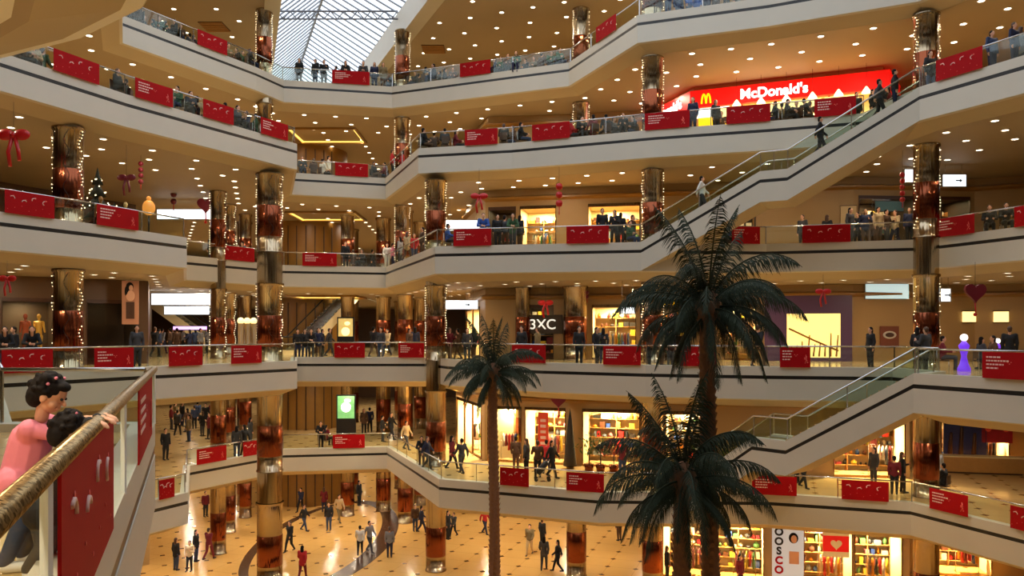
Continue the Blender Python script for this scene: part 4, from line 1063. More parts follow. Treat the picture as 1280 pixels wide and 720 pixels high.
# ------------------------------------------------------------------ people
def remeshed(name, prims, vox, smooth=2):
    """prims -> one continuous surface"""
    mb = MB()
    for p in prims:
        if p[0] == 'c': mb.capsule(*p[1:5])
        else: mb.ball(p[1], p[2], 14, 0, p[3] if len(p) > 3 else None)
    me = mb.mesh(name + '_raw', []); o = bpy.data.objects.new('tmp', me); COL.objects.link(o)
    m = o.modifiers.new('r', 'REMESH'); m.mode = 'VOXEL'; m.voxel_size = vox; m.use_smooth_shade = True
    s = o.modifiers.new('s', 'SMOOTH'); s.iterations = smooth; s.factor = .5
    dg = bpy.context.evaluated_depsgraph_get(); ev = o.evaluated_get(dg); out = bpy.data.meshes.new_from_object(ev)
    bpy.data.objects.remove(o); bpy.data.meshes.remove(me); out.name = name
    return out
def grow(prims, d): return [(p[0], p[1], p[2], p[3] + d, p[4] + d) if p[0] == 'c' else (p[0], p[1], tuple(r + d for r in p[2])) + tuple(p[3:]) for p in prims]
def hand(w, dirv, palm_up, s=1.0, curl=.5):
    """palm and five fingers from the wrist along dirv; palm_up is the palm normal"""
    d = Vector(dirv).normalized(); n = Vector(palm_up); n = (n - d * n.dot(d)).normalized(); sd = d.cross(n); w = Vector(w); out = []
    pc = w + d * .045 * s; out.append(('c', w, pc, .022 * s, .03 * s)); out.append(('c', pc + sd * .02 * s, w + d * .08 * s + sd * .022 * s, .02 * s, .014 * s)); out.append(('c', pc - sd * .02 * s, w + d * .08 * s - sd * .022 * s, .02 * s, .014 * s))
    for k, (o_, l) in enumerate(((-.032, .055), (-.011, .072), (.011, .078), (.032, .07))):
        a = w + d * .085 * s + sd * o_ * s; b = a + (d * (1 - curl * .4) - n * -curl * .6).normalized() * l * .5 * s; c = b + (d * (1 - curl) + n * curl).normalized() * l * .5 * s
        out += [('c', a, b, .010 * s, .009 * s), ('c', b, c, .009 * s, .0075 * s)]
    a = w + d * .03 * s + sd * .028 * s; b = a + (d * .6 + sd * .8).normalized() * .035 * s; c = b + (d * .9 + sd * .3 + n * .3).normalized() * .03 * s
    out += [('c', a, b, .013 * s, .011 * s), ('c', b, c, .011 * s, .009 * s)]
    return out
def skeleton(pose, fem=False):
    j = dict(pel=(0, 0, .93), chest=(0, .0, 1.28), neck=(0, .01, 1.46), head=(0, -.01, 1.61))
    j['hip'] = [(-.09, 0, .9), (.09, 0, .9)]; j['kn'] = [(-.1, -.01, .49), (.1, -.01, .49)]; j['an'] = [(-.1, .02, .08), (.1, .02, .08)]
    j['sh'] = [(-.19, .01, 1.41), (.19, .01, 1.41)]; j['el'] = [(-.235, .03, 1.13), (.235, .03, 1.13)]; j['wr'] = [(-.23, -.04, .88), (.23, -.04, .88)]; j['hd'] = [(0, -.1, -1), (0, -.1, -1)]
    if pose == 'walk':
        j['kn'] = [(-.1, -.16, .51), (.1, .04, .48)]; j['an'] = [(-.1, -.26, .1), (.1, .3, .14)]; j['el'] = [(-.24, .14, 1.15), (.24, -.08, 1.14)]; j['wr'] = [(-.22, .2, .92), (.22, -.26, .98)]
    if pose == 'lean':
        j['pel'] = (0, .14, .93); j['hip'] = [(-.09, .14, .9), (.09, .14, .9)]; j['kn'] = [(-.1, .13, .49), (.1, .06, .49)]; j['an'] = [(-.1, .2, .08), (.1, .06, .08)]
        j['chest'] = (0, -.0, 1.24); j['neck'] = (0, -.12, 1.4); j['head'] = (0, -.18, 1.54); j['sh'] = [(-.19, -.08, 1.36), (.19, -.08, 1.36)]
        j['el'] = [(-.26, -.2, 1.08), (.26, -.2, 1.08)]; j['wr'] = [(-.1, -.36, 1.05), (.1, -.36, 1.05)]; j['hd'] = [(.7, -.7, 0), (-.7, -.7, 0)]
    if pose == 'talk':
        j['el'] = [(-.25, .02, 1.14), (.26, -.06, 1.14)]; j['wr'] = [(-.22, -.06, .9), (.16, -.28, 1.2)]; j['hd'] = [(0, -.1, -1), (-.1, -.5, .8)]; j['kn'][0] = (-.11, -.05, .49); j['an'][0] = (-.13, -.06, .08)
    if pose == 'sit':
        j['pel'] = (0, .05, .52); j['chest'] = (0, .06, .86); j['neck'] = (0, .05, 1.05); j['head'] = (0, .02, 1.2); j['hip'] = [(-.09, .04, .5), (.09, .04, .5)]; j['kn'] = [(-.12, -.4, .5), (.12, -.4, .5)]; j['an'] = [(-.12, -.42, .08), (.12, -.38, .08)]
        j['sh'] = [(-.19, .05, 1.0), (.19, .05, 1.0)]; j['el'] = [(-.25, -.02, .74), (.25, -.02, .74)]; j['wr'] = [(-.14, -.26, .72), (.14, -.26, .72)]; j['hd'] = [(.3, -1, 0), (-.3, -1, 0)]
    return j
def build_kind(pose, fem):
    j = skeleton(pose, fem); V = Vector; body = []; jac = []; tro = []; sho = []
    pel, ch, nk, hd = V(j['pel']), V(j['chest']), V(j['neck']), V(j['head']); sw = .17 if fem else .19
    tor = [('c', pel + V((-.05, 0, 0)), pel + V((.05, 0, 0)), .12, .12), ('c', pel, ch, .125, .13), ('c', ch + V((-.06, 0, .02)), ch + V((.06, 0, .02)), .125, .125)]
    S = [V(s) for s in j['sh']]
    if fem: S = [V((s.x * .9, s.y, s.z)) for s in S]
    tor += [('c', ch + V((0, 0, .03)), S[0], .11, .062), ('c', ch + V((0, 0, .03)), S[1], .11, .062)]
    arms = []; hands = []
    for k in (0, 1):
        e, w = V(j['el'][k]), V(j['wr'][k]); arms += [('c', S[k], e, .054, .043), ('c', e, w, .043, .028)]; hands += hand(w, j['hd'][k], (-(1 if k else -1) * 1, -.3, 0), 1.0, .35)
    legs = []
    for k in (0, 1):
        h_, kn, an = V(j['hip'][k]), V(j['kn'][k]), V(j['an'][k]); legs += [('c', h_, kn, .092, .062), ('c', kn, an, .06, .038)]
        sho += [('c', an + V((0, .02, -.035)), an + V((0, -.15, -.045)), .042, .034), ('c', an + V((0, .02, 0)), an + V((0, .02, -.03)), .043, .043)]
    head = [('c', nk + V((0, 0, -.04)), hd + V((0, .01, -.06)), .052, .05), ('b', hd + V((0, .01, .03)), (.077, .092, .1)), ('b', hd + V((0, -.02, -.045)), (.055, .062, .065)), ('c', hd + V((0, -.085, .02)), hd + V((0, -.1, -.015)), .01, .014),
            ('b', hd + V((-.077, .01, 0)), (.012, .02, .03)), ('b', hd + V((.077, .01, 0)), (.012, .02, .03)), ('c', hd + V((-.02, -.08, -.055)), hd + V((.02, -.08, -.055)), .008, .008)]
    body = tor + arms + hands + legs + head + grow(sho, -.008)
    jl = [('c', pel + V((-.05, 0, .0 if not fem else -.12)), pel + V((.05, 0, 0 if not fem else -.12)), .12, .12)]
    hair = [('b', hd + V((0, .028, .05)), (.088, .095, .098)), ('b', hd + V((0, .06, -.0)), (.078, .06, .09))]
    if fem: hair += [('c', hd + V((-.05, .06, 0)), hd + V((-.06, .06, -.2)), .04, .03), ('c', hd + V((.05, .06, 0)), hd + V((.06, .06, -.2)), .04, .03), ('c', hd + V((0, .08, 0)), hd + V((0, .08, -.2)), .05, .04)]
    return dict(body=remeshed('body', body, .012, 1), jacket=remeshed('jacket', grow(tor + arms + jl, .02), .018, 2),
                trousers=remeshed('trousers', grow(legs + [tor[0]], .014), .018, 2), shoes=remeshed('shoes', grow(sho, .004), .014, 1), hair=remeshed('hair', hair, .012, 2))
KINDS = {(p, f): build_kind(p, f) for p in ('stand', 'walk', 'lean', 'talk', 'sit') for f in (False, True)}
for k in KINDS.values():
    for nm, me in k.items():
        me.materials.clear(); me.materials.append(M['skin'])
CLO = {n: mat('cloth_' + n.replace(' ', '_'), rgb(*c), .85) for n, c in {'black': (24, 24, 28), 'dark grey': (58, 58, 62), 'navy': (30, 36, 66), 'brown': (84, 58, 40), 'maroon': (110, 24, 36), 'red': (176, 30, 34), 'white': (222, 218, 210),
       'grey': (130, 130, 134), 'denim': (52, 66, 98), 'green': (52, 86, 56), 'beige': (190, 164, 124), 'pink': (206, 120, 140), 'blue': (46, 84, 160), 'khaki': (120, 104, 72), 'cream': (226, 208, 176)}.items()}
def person(loc, rz, pose, fem, top, bot, label, group=None, s=1.0, hair='hair', coll=[0]):
    k = KINDS[(pose, fem)]; o = tag(link('person', None, None, loc, rz), label, 'person', group); o.scale = (s, s, s)
    for nm, m_ in (('body', M['skin']), ('jacket', CLO[top]), ('trousers', CLO[bot]), ('shoes', M['black']), ('hair', M[hair])):
        c = link(nm, k[nm], o); c.material_slots[0].link = 'OBJECT'; c.material_slots[0].material = m_
    return o
PR = random.Random(21)
DK = ['black', 'black', 'dark grey', 'navy', 'brown', 'black', 'maroon', 'grey', 'denim', 'khaki']
LIVE = ['black', 'dark grey', 'maroon', 'beige', 'navy', 'red', 'green', 'brown', 'white', 'grey']
BT = ['black', 'denim', 'dark grey', 'navy', 'black', 'brown']
POSEW = {'stand': 'standing', 'walk': 'walking', 'lean': 'leaning', 'talk': 'talking', 'sit': 'seated'}
ch0 = empty('cafe_chair', '', 'chair'); m = MB(); m.box(-.21, .21, -.19, .25, .35, .385); m.build('seat', M['darkwood'], ch0); m = MB(); m.box(-.2, .2, .235, .265, .45, .84); m.build('backrest', M['darkwood'], ch0)
for x in (-.19, .19):
    for y in (-.17, .25): m = MB(); m.tube([(x, y, 0), (x, y, .36 if y < 0 else .82)], .014, 6); m.build('leg', M['steel'], ch0)
reg(ch0); chairs = [0]
def chair_for(p, rz, lab, grp):
    c = ch0 if chairs[0] == 0 else copy_tree(ch0); chairs[0] += 1; c.location = p; c.rotation_euler = (0, 0, rz); c['label'] = lab; c['group'] = grp
TAKEN = []
def settle(p, L, d=9):
    u = Vector((p.x, p.y, 0)).normalized(); sx = Vector((1, 0, 0))
    for it in range(14):
        ok = True
        for c in COLS:
            if c[3] <= L <= c[4] or L < c[3] and 0:
                v = Vector((p.x - c[0], p.y - c[1], 0))
                if v.length < c[2] + .42: p = p + (v.normalized() if v.length > .01 else sx) * (c[2] + .45 - v.length); ok = False
        if beyond_wall(p, L): p = p - u * .5; ok = False
        for q in TAKEN:
            v = p - q
            if abs(v.z) < 1 and Vector((v.x, v.y, 0)).length < .52: p = p + (u if it < 7 else sx) * .3; ok = False; break
        if ok: break
    TAKEN.append(p.copy()); return p
def crowd(L, lst, place, group, ground=False):
    for i, it in enumerate(sorted(lst, key=lambda t: t[0])):
        px, d = it[0], it[1]; top = it[2] if len(it) > 2 else PR.choice(DK); pose = it[3] if len(it) > 3 else PR.choice(['stand', 'talk', 'walk', 'stand'])
        bot = it[4] if len(it) > 4 else PR.choice(BT); s = it[5] if len(it) > 5 else PR.uniform(.95, 1.04)
        if ground: Y = 1000 * (ZC - FL[L]) / (d - 415); p = Vector(((px - 640) / 1000 * Y, Y, FL[L]))
        else: p = dk(L, px, d)
        p = settle(p, L, d if not ground else 9)
        rz = PR.uniform(0, 2 * PI) if pose not in ('lean',) else math.atan2(p.x, p.y) * -1
        if not ground and pose in ('stand', 'talk') and d < 1.2: rz = PR.uniform(-.6, .6)
        c = ORD[i] if i < len(ORD) else str(i)
        if pose == 'sit': chair_for(p, rz, 'dark chair of the seated person %s from left %s' % (c, place), 'chairs of the ' + group)
        person(p, rz, pose, PR.random() < .45, top, bot, '%s person in %s, %s from left %s' % (POSEW[pose], top, c, place), group, s, 'hair' if PR.random() < .7 else 'hairb')
crowd(0, [(220, 713, 'black', 'stand'), (237, 714, 'cream', 'talk', 'black', .92), (245, 702, 'black', 'stand'), (261, 700, 'maroon', 'walk', 'maroon'), (257, 646, 'maroon', 'stand'), (274, 644, 'dark grey', 'talk'),
          (378, 724, 'red', 'walk', 'maroon'), (362, 690, 'black', 'walk'), (380, 664, 'black', 'walk'), (411, 663, 'black', 'stand'), (424, 653, 'beige', 'walk', 'khaki'), (405, 640, 'maroon', 'talk'), (396, 632, 'red', 'stand'),
          (388, 628, 'black', 'stand'), (403, 622, 'red', 'walk'), (420, 618, 'dark grey', 'walk'), (434, 618, 'black', 'talk'), (450, 694, 'white', 'walk', 'black'), (462, 691, 'grey', 'walk', 'dark grey'), (487, 697, 'grey', 'stand', 'navy'),
          (519, 664, 'brown', 'stand'), (527, 666, 'navy', 'walk'), (560, 674, 'black', 'stand'), (567, 671, 'dark grey', 'walk', 'black', .85), (606, 668, 'red', 'walk'), (449, 632, 'black', 'stand'), (376, 640, 'navy', 'walk')],
      'on ground floor left of slim palm', 'people on the ground floor left of the slim palm', True)
crowd(0, [(662, 694, 'khaki', 'walk', 'beige'), (678, 684, 'black', 'stand', 'black'), (680, 713, 'dark grey', 'walk', 'dark grey'), (697, 715, 'black', 'walk', 'black'), (774, 664 + 12, 'dark grey', 'stand'), (834, 722, 'black', 'stand', 'black'), (925, 690 + 14, 'maroon', 'stand')],
      'on ground floor right of slim palm', 'people on the ground floor right of the slim palm', True)
crowd(1, [(207, 575, 'black', 'stand', 'black'), (222, 545, 'dark grey', 'walk'), (234, 541, 'brown', 'walk'), (253, 545), (262, 549, 'maroon', 'talk'), (274, 541), (285, 551), (296, 573, 'dark grey', 'stand'), (305, 572, 'black', 'walk'), (268, 537), (243, 536), (290, 540),
          (299, 545), (313, 556), (247, 531), (257, 534), (265, 530), (279, 530), (289, 533), (302, 534), (228, 533), (219, 531, 'khaki'), (214, 537, 'maroon'), (280, 536), (308, 540), (236, 552, 'khaki')], 'in the left wing, first floor', 'people walking in the left wing of the first floor', True)
crowd(1, [(401, .5, 'black', 'lean', 'black'), (408, 1.6, 'maroon', 'sit'), (478, 3), (489, 5, 'black', 'walk'), (508, 4, 'beige'), (527, .8, 'black', 'lean'), (534, 1.2, 'navy'), (472, 8), (455, 7, 'brown')], 'beside the far first floor rail', 'people at the far first floor rail')
crowd(1, [(565, 3.6, 'maroon', 'walk', 'black'), (577, 2.4, 'dark grey', 'walk', 'dark grey'), (658, 3.3, 'dark grey', 'stand'), (672, 2.9, 'brown', 'talk', 'black'), (690, 3.1, 'black', 'walk', 'black'), (683, 4.1, 'red', 'walk'), (645, 4.5, 'brown'), (1004, 2.2, 'black', 'walk', 'black'), (996, 3.4, 'maroon', 'stand'),
          (1092, 3.8, 'dark grey', 'stand', 'dark grey'), (1118, 2.0, 'maroon', 'stand', 'black'), (1130, 2.2, 'black', 'talk', 'black'), (1178, 3.6, 'black', 'sit', 'black'), (1172, 5.0, 'grey', 'stand'), (778, 4.0)], 'along the right first floor shops', 'people outside the right first floor shops')
crowd(2, [(6, 1.2, 'black', 'lean'), (17, .8, 'black', 'stand'), (40, .7, 'black', 'lean', 'black'), (171, .8, 'dark grey', 'stand')], 'at the left second floor rail', 'people at the left second floor rail')
crowd(2, [(x, d) for x, d in ((194, 14), (203, 22), (212, 25), (221, 18), (229, 24), (237, 20), (244, 26), (251, 17), (259, 22), (266, 25), (273, 19), (281, 23), (199, 16), (216, 30), (240, 30), (262, 30), (288, 17))], 'in the left wing, second floor', 'crowd in the left wing of the second floor')
crowd(2, [(372, .8, 'black', 'stand'), (381, 1.0, 'black', 'talk'), (389, .7, 'black', 'lean'), (398, .9, 'navy', 'stand'), (403, 1.4, 'black', 'stand'), (412, 4), (467, 3), (476, .9, 'dark grey'), (484, 5, 'beige'), (512, 1.3, 'brown', 'stand'), (519, 4)], 'at the far second floor rail', 'people at the far second floor rail')
crowd(2, [(560, 2.0, 'maroon'), (572, 2.6, 'brown', 'walk'), (584, 1.5, 'dark grey'), (592, 3, 'black'), (652, 1.0, 'black', 'stand'), (672, 2.5, 'khaki'), (724, .8, 'black', 'stand', 'black'), (746, 1.4, 'black', 'talk', 'black'), (754, 1.9, 'black', 'walk'), (812, 1.3, 'brown'), (828, 2.0, 'khaki'), (838, 1.0, 'black', 'stand'), (948, 1.5, 'black'), (1088, 1.6, 'black', 'stand', 'black'),
          (1147, 3.5, 'black', 'stand', 'black'), (1157, 3.2, 'dark grey', 'talk'), (1180, 6, 'maroon', 'sit'), (1228, 7, 'dark grey', 'sit'), (1240, 8, 'brown', 'sit'), (1262, 5, 'black', 'stand', 'black')], 'along the right second floor gallery', 'people on the right second floor gallery')
crowd(3, [(264, 3), (276, 2.2, 'black', 'sit'), (303, 5), (345, 4), (432, .8, 'black'), (441, .6, 'dark grey', 'sit'), (452, .7, 'dark grey', 'sit'), (484, 1.6, 'white', 'stand', 'white'), (491, 3.0, 'pink'), (500, 2.2, 'grey'), (509, 1.2, 'beige', 'walk'), (518, 4, 'red'), (528, 2.4, 'brown'), (471, 5, 'black')], 'on the far third floor', 'people on the far third floor gallery')
crowd(3, [(561, .8, 'blue', 'sit'), (604, .7, 'blue', 'lean'), (622, .9, 'black', 'stand'), (631, 1.2, 'dark grey'), (641, .8, 'green', 'lean'), (650, 1.5, 'black', 'stand'), (753, .7, 'black', 'stand', 'black'), (768, .9, 'black', 'talk', 'black'), (776, 1.2, 'black', 'stand', 'black'), (788, 1.4, 'green', 'sit'), (798, 2, 'brown', 'stand'),
          (1003, 2.6, 'dark grey'), (1034, 3, 'black'), (1063, 1.0, 'dark grey', 'stand', 'dark grey'), (1072, 1.3, 'black', 'talk', 'black'), (1082, 1.0, 'navy'), (1090, 1.8, 'brown'), (1098, 1.0, 'beige', 'stand'), (1108, 1.2, 'brown'), (1119, 1.4, 'beige', 'walk'), (1137, 1.0, 'navy', 'stand'), (1163, 2.6, 'black'), (1237, 1.2, 'black', 'sit', 'black'), (1258, 1.0, 'black', 'sit', 'black')],
      'along the right third floor rail', 'people at the right third floor rail')
crowd(4, [(30, 1.2, 'brown', 'sit'), (42, 1.4, 'beige', 'sit'), (54, .9, 'green', 'sit'), (148, .8, 'black', 'sit', 'black'), (156, 1.8, 'black', 'sit'), (221, .7, 'green', 'sit'), (239, .9, 'dark grey', 'sit'), (247, 1.5, 'beige', 'sit'), (298, .8, 'dark grey', 'sit'), (307, 1.4, 'navy', 'sit'), (318, .8, 'green', 'sit'), (281, 2.2)],
      'on the left fourth floor rail', 'people at the left fourth floor rail')
crowd(4, [(378, .8, 'dark grey', 'sit'), (392, 1.0, 'brown', 'sit'), (404, 1.5, 'white', 'sit'), (411, 2.2, 'white', 'stand'), (468, 1.0, 'dark grey', 'sit'), (480, 1.2, 'maroon', 'sit'), (492, 2, 'red'), (503, 4.0, 'red'), (530, .8, 'black', 'sit'), (543, 1.5, 'brown', 'sit'), (556, .9, 'dark grey', 'sit'), (571, 1.4, 'maroon', 'sit'), (630, .9, 'black', 'sit'), (640, 1.5, 'brown', 'sit'), (652, .9, 'black', 'sit'),
          (716, 1.1, 'red', 'sit'), (728, 1.0, 'black', 'sit'), (741, .8, 'maroon', 'sit'), (757, .9, 'black', 'sit'), (768, 1.6, 'dark grey', 'sit'), (779, .8, 'black', 'sit'), (790, 1.5, 'black', 'sit'), (798, 1.0, 'dark grey', 'sit'), (866, 1.0, 'navy', 'stand'), (895, 1.6, 'black', 'stand', 'black'), (902, 1.2, 'brown', 'sit'),
          (968, 1.0, 'black', 'sit'), (977, 1.6, 'beige', 'sit'), (986, .9, 'black', 'sit'), (996, 1.4, 'dark grey', 'sit'), (1006, 1.0, 'black', 'sit'), (1013, 1.8, 'brown', 'sit')], 'behind centre fourth floor rail', 'people at the centre fourth floor rail')
crowd(4, [(1071, 2.2, 'black', 'stand', 'black'), (1091, 2.5, 'black', 'stand', 'black'), (1100, 2.2, 'dark grey', 'talk'), (1110, 3.0, 'maroon', 'stand'), (1120, 3.4, 'black'), (1163, 1.0, 'black'), (1240, .8, 'denim', 'stand', 'navy'), (1268, .8, 'navy', 'stand', 'navy'), (1276, 1.4, 'grey')], 'near the head of the upper staircase', 'people near the head of the upper staircase')
crowd(5, [(374, .6, 'black', 'stand', 'grey'), (394, .6, 'black', 'stand', 'denim'), (405, .7, 'black', 'talk', 'grey'), (420, 1.2, 'dark grey', 'stand', 'dark grey', .9), (432, .7, 'black', 'lean', 'denim'), (454, .6, 'dark grey', 'lean'), (468, .7, 'navy', 'stand', 'navy'), (479, .6, 'khaki', 'stand', 'brown')], 'at the rail under the skylight', 'people at the rail under the skylight')
crowd(5, [(x, .5 + (i * 37 % 13) / 8, PR.choice(['black', 'dark grey', 'khaki', 'brown', 'green', 'navy']), ('sit', 'sit', 'sit')[i % 3]) for i, x in enumerate((489, 497, 506, 515, 524, 533, 541, 549, 557, 566, 618, 626, 635, 645, 656, 667, 678, 689, 700))], 'right of the skylight, fifth floor', 'people seated right of the skylight')
crowd(5, [(x, .5 + (i * 37 % 13) / 8, PR.choice(['black', 'dark grey', 'khaki', 'brown', 'green', 'black']), 'sit') for i, x in enumerate((172, 181, 190, 199, 208, 217, 226, 236, 243, 286, 295, 304, 313, 322))], 'left of the skylight, fifth floor', 'people seated left of the skylight')
crowd(5, [(x, .5 + (i * 37 % 13) / 9, PR.choice(['denim', 'grey', 'dark grey', 'blue', 'grey']), 'stand') for i, x in enumerate((835, 848, 861, 872, 884, 895, 908, 921))], 'at the upper right, fifth floor', 'people at the upper right of the fifth floor')
# people on the stairs
def onstair(path, t, off=1.0):
    a, b, c, d = [Vector(p) for p in path]; v = a.lerp(b, t * 2.3) if t < .435 else (b.lerp(c, (t - .435) / .13) if t < .565 else c.lerp(d, (t - .565) / .435)); dd = (d - a); n = Vector((dd.y, -dd.x, 0)).normalized(); return v + n * off
for t, top, bot, lab, ps in ((.33, 'black', 'black', 'person in black walking down the upper staircase above its landing', 'walk'), (.08, 'black', 'navy', 'person in black on the topmost steps of the upper staircase', 'stand'),
                        (.13, 'dark grey', 'black', 'person in dark grey descending near the top of the upper staircase', 'walk'), (.79, 'white', 'dark grey', 'person in white on the lower flight of the upper staircase', 'walk')):
    person(onstair(UP, t), 1.2, ps, False, top, bot, lab, 'people on the upper staircase')

# cafe tables on the fourth and fifth floors
tb0 = empty('cafe_table', '', 'table'); m = MB(); m.lathe([(0, .72), (.35, .72), (.35, .75), (0, .75)], 20); m.build('table_top', M['wood'], tb0); m = MB(); m.tube([(0, 0, .02), (0, 0, .72)], .03, 8); m.lathe([(0, 0), (.22, 0), (.22, .02), (0, .03)], 16); m.build('pedestal', M['steel'], tb0)
reg(tb0); first = True
CT = [(4, 36), (4, 150), (4, 244), (4, 303), (4, 386), (4, 474), (4, 536), (4, 563), (4, 646), (4, 734), (4, 772), (4, 790), (4, 900), (4, 981), (4, 1001), (5, 185), (5, 222), (5, 300), (5, 500), (5, 528), (5, 553), (5, 640), (5, 672)]
cn = {4: 0, 5: 0}
for L, px in CT:
    p = settle(dk(L, px, 1.5), L); t = tb0 if first else copy_tree(tb0); t.location = p; k = ORD[cn[L]]; cn[L] += 1
    t['label'] = 'round cafe table on one leg, %s from the left on the %s' % (k, LV[L]); t['group'] = 'cafe tables on the %s' % LV[L]; first = False
# stroller outside the first floor shop
p = dk(1, 678, 2.2); o = empty('stroller', 'dark folding pushchair among the people outside the heart shop', 'stroller', p)
m = MB(); m.capsule((-.15, 0, .45), (.15, .1, .8), .16, .14); m.build('seat', M['black'], o); m = MB(); m.tube([(-.3, -.25, .1), (.1, 0, .5), (.35, .1, 1.0)], .015, 6); m.tube([(.3, .2, .1), (0, 0, .5)], .015, 6); m.build('frame', M['steel'], o)
for x, y in ((-.3, -.2), (-.3, .25), (.3, -.2), (.3, .25)): m = MB(); m.tube([(x, y - .02, .09), (x, y + .02, .09)], .09, 12); m.build('wheel', M['black'], o)

# ------------------------------------------------------------------ the two children at the near rail
def child(name_label, J, cols, vox=.005):
    V = Vector; o = tag(link('child', None, None, J['foot']), name_label, 'child'); O = V(J['foot']); g = {k: V(v) - O for k, v in J.items() if isinstance(v, tuple)}
    f = V(J['face']).normalized() if 'face' in J else V((1, 0, 0)); f = V(J['face']).normalized(); sr = f.cross(V((0, 0, 1))).normalized(); upv = sr.cross(f)
    hd = g['head']; R3 = Matrix((sr, f, upv)).transposed()     # columns: right, forward, up
    def hp(x, y, z): return hd + sr * x + f * y + upv * z
    T = R3.to_4x4()
    tor = [('c', g['pel'], g['chest'], .12 * J.get('fat', 1), .11 * J.get('fat', 1)), ('c', g['chest'], g['shl'], .085, .05), ('c', g['chest'], g['shr'], .085, .05), ('c', g['hipl'], g['hipr'], .105, .105)]
    arms = [('c', g['shl'], g['ell'], .043, .034), ('c', g['ell'], g['wrl'], .033, .022), ('c', g['shr'], g['elr'], .043, .034), ('c', g['elr'], g['wrr'], .033, .022)]
    legs = []; sho = []
    for s in 'lr':
        legs += [('c', g['hip' + s], g['kn' + s], .075, .05), ('c', g['kn' + s], g['an' + s], .047, .034)]
        sho += [('c', g['an' + s] + V((0, 0, -.03)), g['an' + s] + V((.1, .03, -.035)), .036, .03)]
    hands = hand(g['wrl'], J['hdir'], J['hup'], .78, .55) + hand(g['wrr'], J['hdir'], J['hup'], .78, .55)
    S = J['hs']
    head = [('c', g['neck'], hp(0, -.01, -.06 * S), .04, .042), ('b', hp(0, -.008, .02 * S), (.072 * S, .088 * S, .085 * S), R3.to_3x3()), ('b', hp(0, .02 * S, -.045 * S), (.05 * S, .055 * S, .05 * S), R3.to_3x3()), ('b', hp(.035 * S, .04 * S, -.035 * S), (.028 * S,) * 3), ('b', hp(-.035 * S, .04 * S, -.035 * S), (.028 * S,) * 3),
            ('c', hp(0, .08 * S, -.005 * S), hp(0, .09 * S, -.022 * S), .008 * S, .012 * S), ('c', hp(-.016 * S, .068 * S, -.055 * S), hp(.016 * S, .068 * S, -.055 * S), .008 * S, .008 * S),
            ('b', hp(.072 * S, -.005, -.01 * S), (.01 * S, .02 * S, .028 * S), R3.to_3x3()), ('b', hp(-.072 * S, -.005, -.01 * S), (.01 * S, .02 * S, .028 * S), R3.to_3x3())]
    link('body', remeshed('child_body', tor + arms + legs + hands + head + grow(sho, -.006), vox, 2), o).data.materials.append(M['skin'])
    e = MB()
    for s in (-1, 1): e.ball(tuple(hp(s * .028 * S, .074 * S, .006 * S)), .0085 * S, 10)
    e.build('eyes', M['black'], o)
    sl = [('c', g['shl'], g['shl'].lerp(g['ell'], J['sleeve']), .052, .046), ('c', g['shr'], g['shr'].lerp(g['elr'], J['sleeve']), .052, .046)]
    if J['sleeve'] > 1.2: sl = grow([('c', g['shl'], g['ell'], .045, .038), ('c', g['ell'], g['wrl'], .038, .028), ('c', g['shr'], g['elr'], .045, .038), ('c', g['elr'], g['wrr'], .038, .028)], .006)
    link('shirt', remeshed('child_shirt', grow(tor, .014) + sl, .007, 3), o).data.materials.append(cols[0])
    link('trousers', remeshed('child_trousers', grow(legs + [tor[3]], .01), .008, 2), o).data.materials.append(cols[1])
    link('shoes', remeshed('child_shoes', grow(sho, .003), .008, 1), o).data.materials.append(M['white'])
    hair = [('b', hp(0, -.025 * S, .035 * S), (.088 * S, .095 * S, .088 * S), R3.to_3x3()), ('b', hp(0, -.06 * S, -.015 * S), (.078 * S, .06 * S, .08 * S), R3.to_3x3()), ('b', hp(0, .045 * S, .07 * S), (.055 * S, .04 * S, .03 * S), R3.to_3x3())]
    rr = random.Random(5)
    for k in range(60 if J['curly'] else 14):
        a = rr.uniform(0, 2 * PI); b = rr.uniform(.1, 1.75); rad = .09 * S
        p = hp(math.sin(b) * math.cos(a) * rad, -.03 * S + min(.04, math.sin(b) * math.sin(a) * rad), .03 * S + math.cos(b) * rad); hair.append(('b', p, (.015 * S,) * 3))
    hair += [('b', hp(*q[0]), (q[1],) * 3) for q in J['buns']]
    link('hair', remeshed('child_hair', hair, .006, 1), o).data.materials.append(M['hair'])
    c = MB(); [c.ball(tuple(hp(*q)), .011, 8) for q in J['clips']]
    if c.v: c.build('hair_clips', M['pinkshirt'], o)
    return o
child('child in pink shirt with dark curly hair leaning over the gold rail', dict(
    foot=(-3.16, 5.0, 11.0), pel=(-3.10, 5.08, 11.60), chest=(-3.04, 5.06, 11.82), neck=(-2.97, 5.05, 11.96), head=(-2.915, 5.05, 12.10), shl=(-3.0, 5.17, 11.91), shr=(-2.98, 4.94, 11.90),
    ell=(-2.84, 5.25, 11.84), elr=(-2.83, 4.98, 11.86), wrl=(-2.68, 5.2, 11.955), wrr=(-2.68, 5.04, 11.955), hipl=(-3.12, 5.15, 11.56), hipr=(-3.10, 5.0, 11.56), knl=(-3.08, 5.16, 11.3), knr=(-3.06, 4.99, 11.3),
    anl=(-3.16, 5.17, 11.07), anr=(-3.15, 4.97, 11.07), face=(.95, .15, -.4), hdir=(1, .05, -.05), hup=(0, 0, -1), hs=1.12, sleeve=.9, curly=True, buns=[((-.06, -.05, .1), .04), ((.07, -.04, .1), .038)], clips=[(-.05, .02, .12), (.06, .01, .125), (.09, -.01, .08)]), (M['pinkshirt'], CLO['denim']))
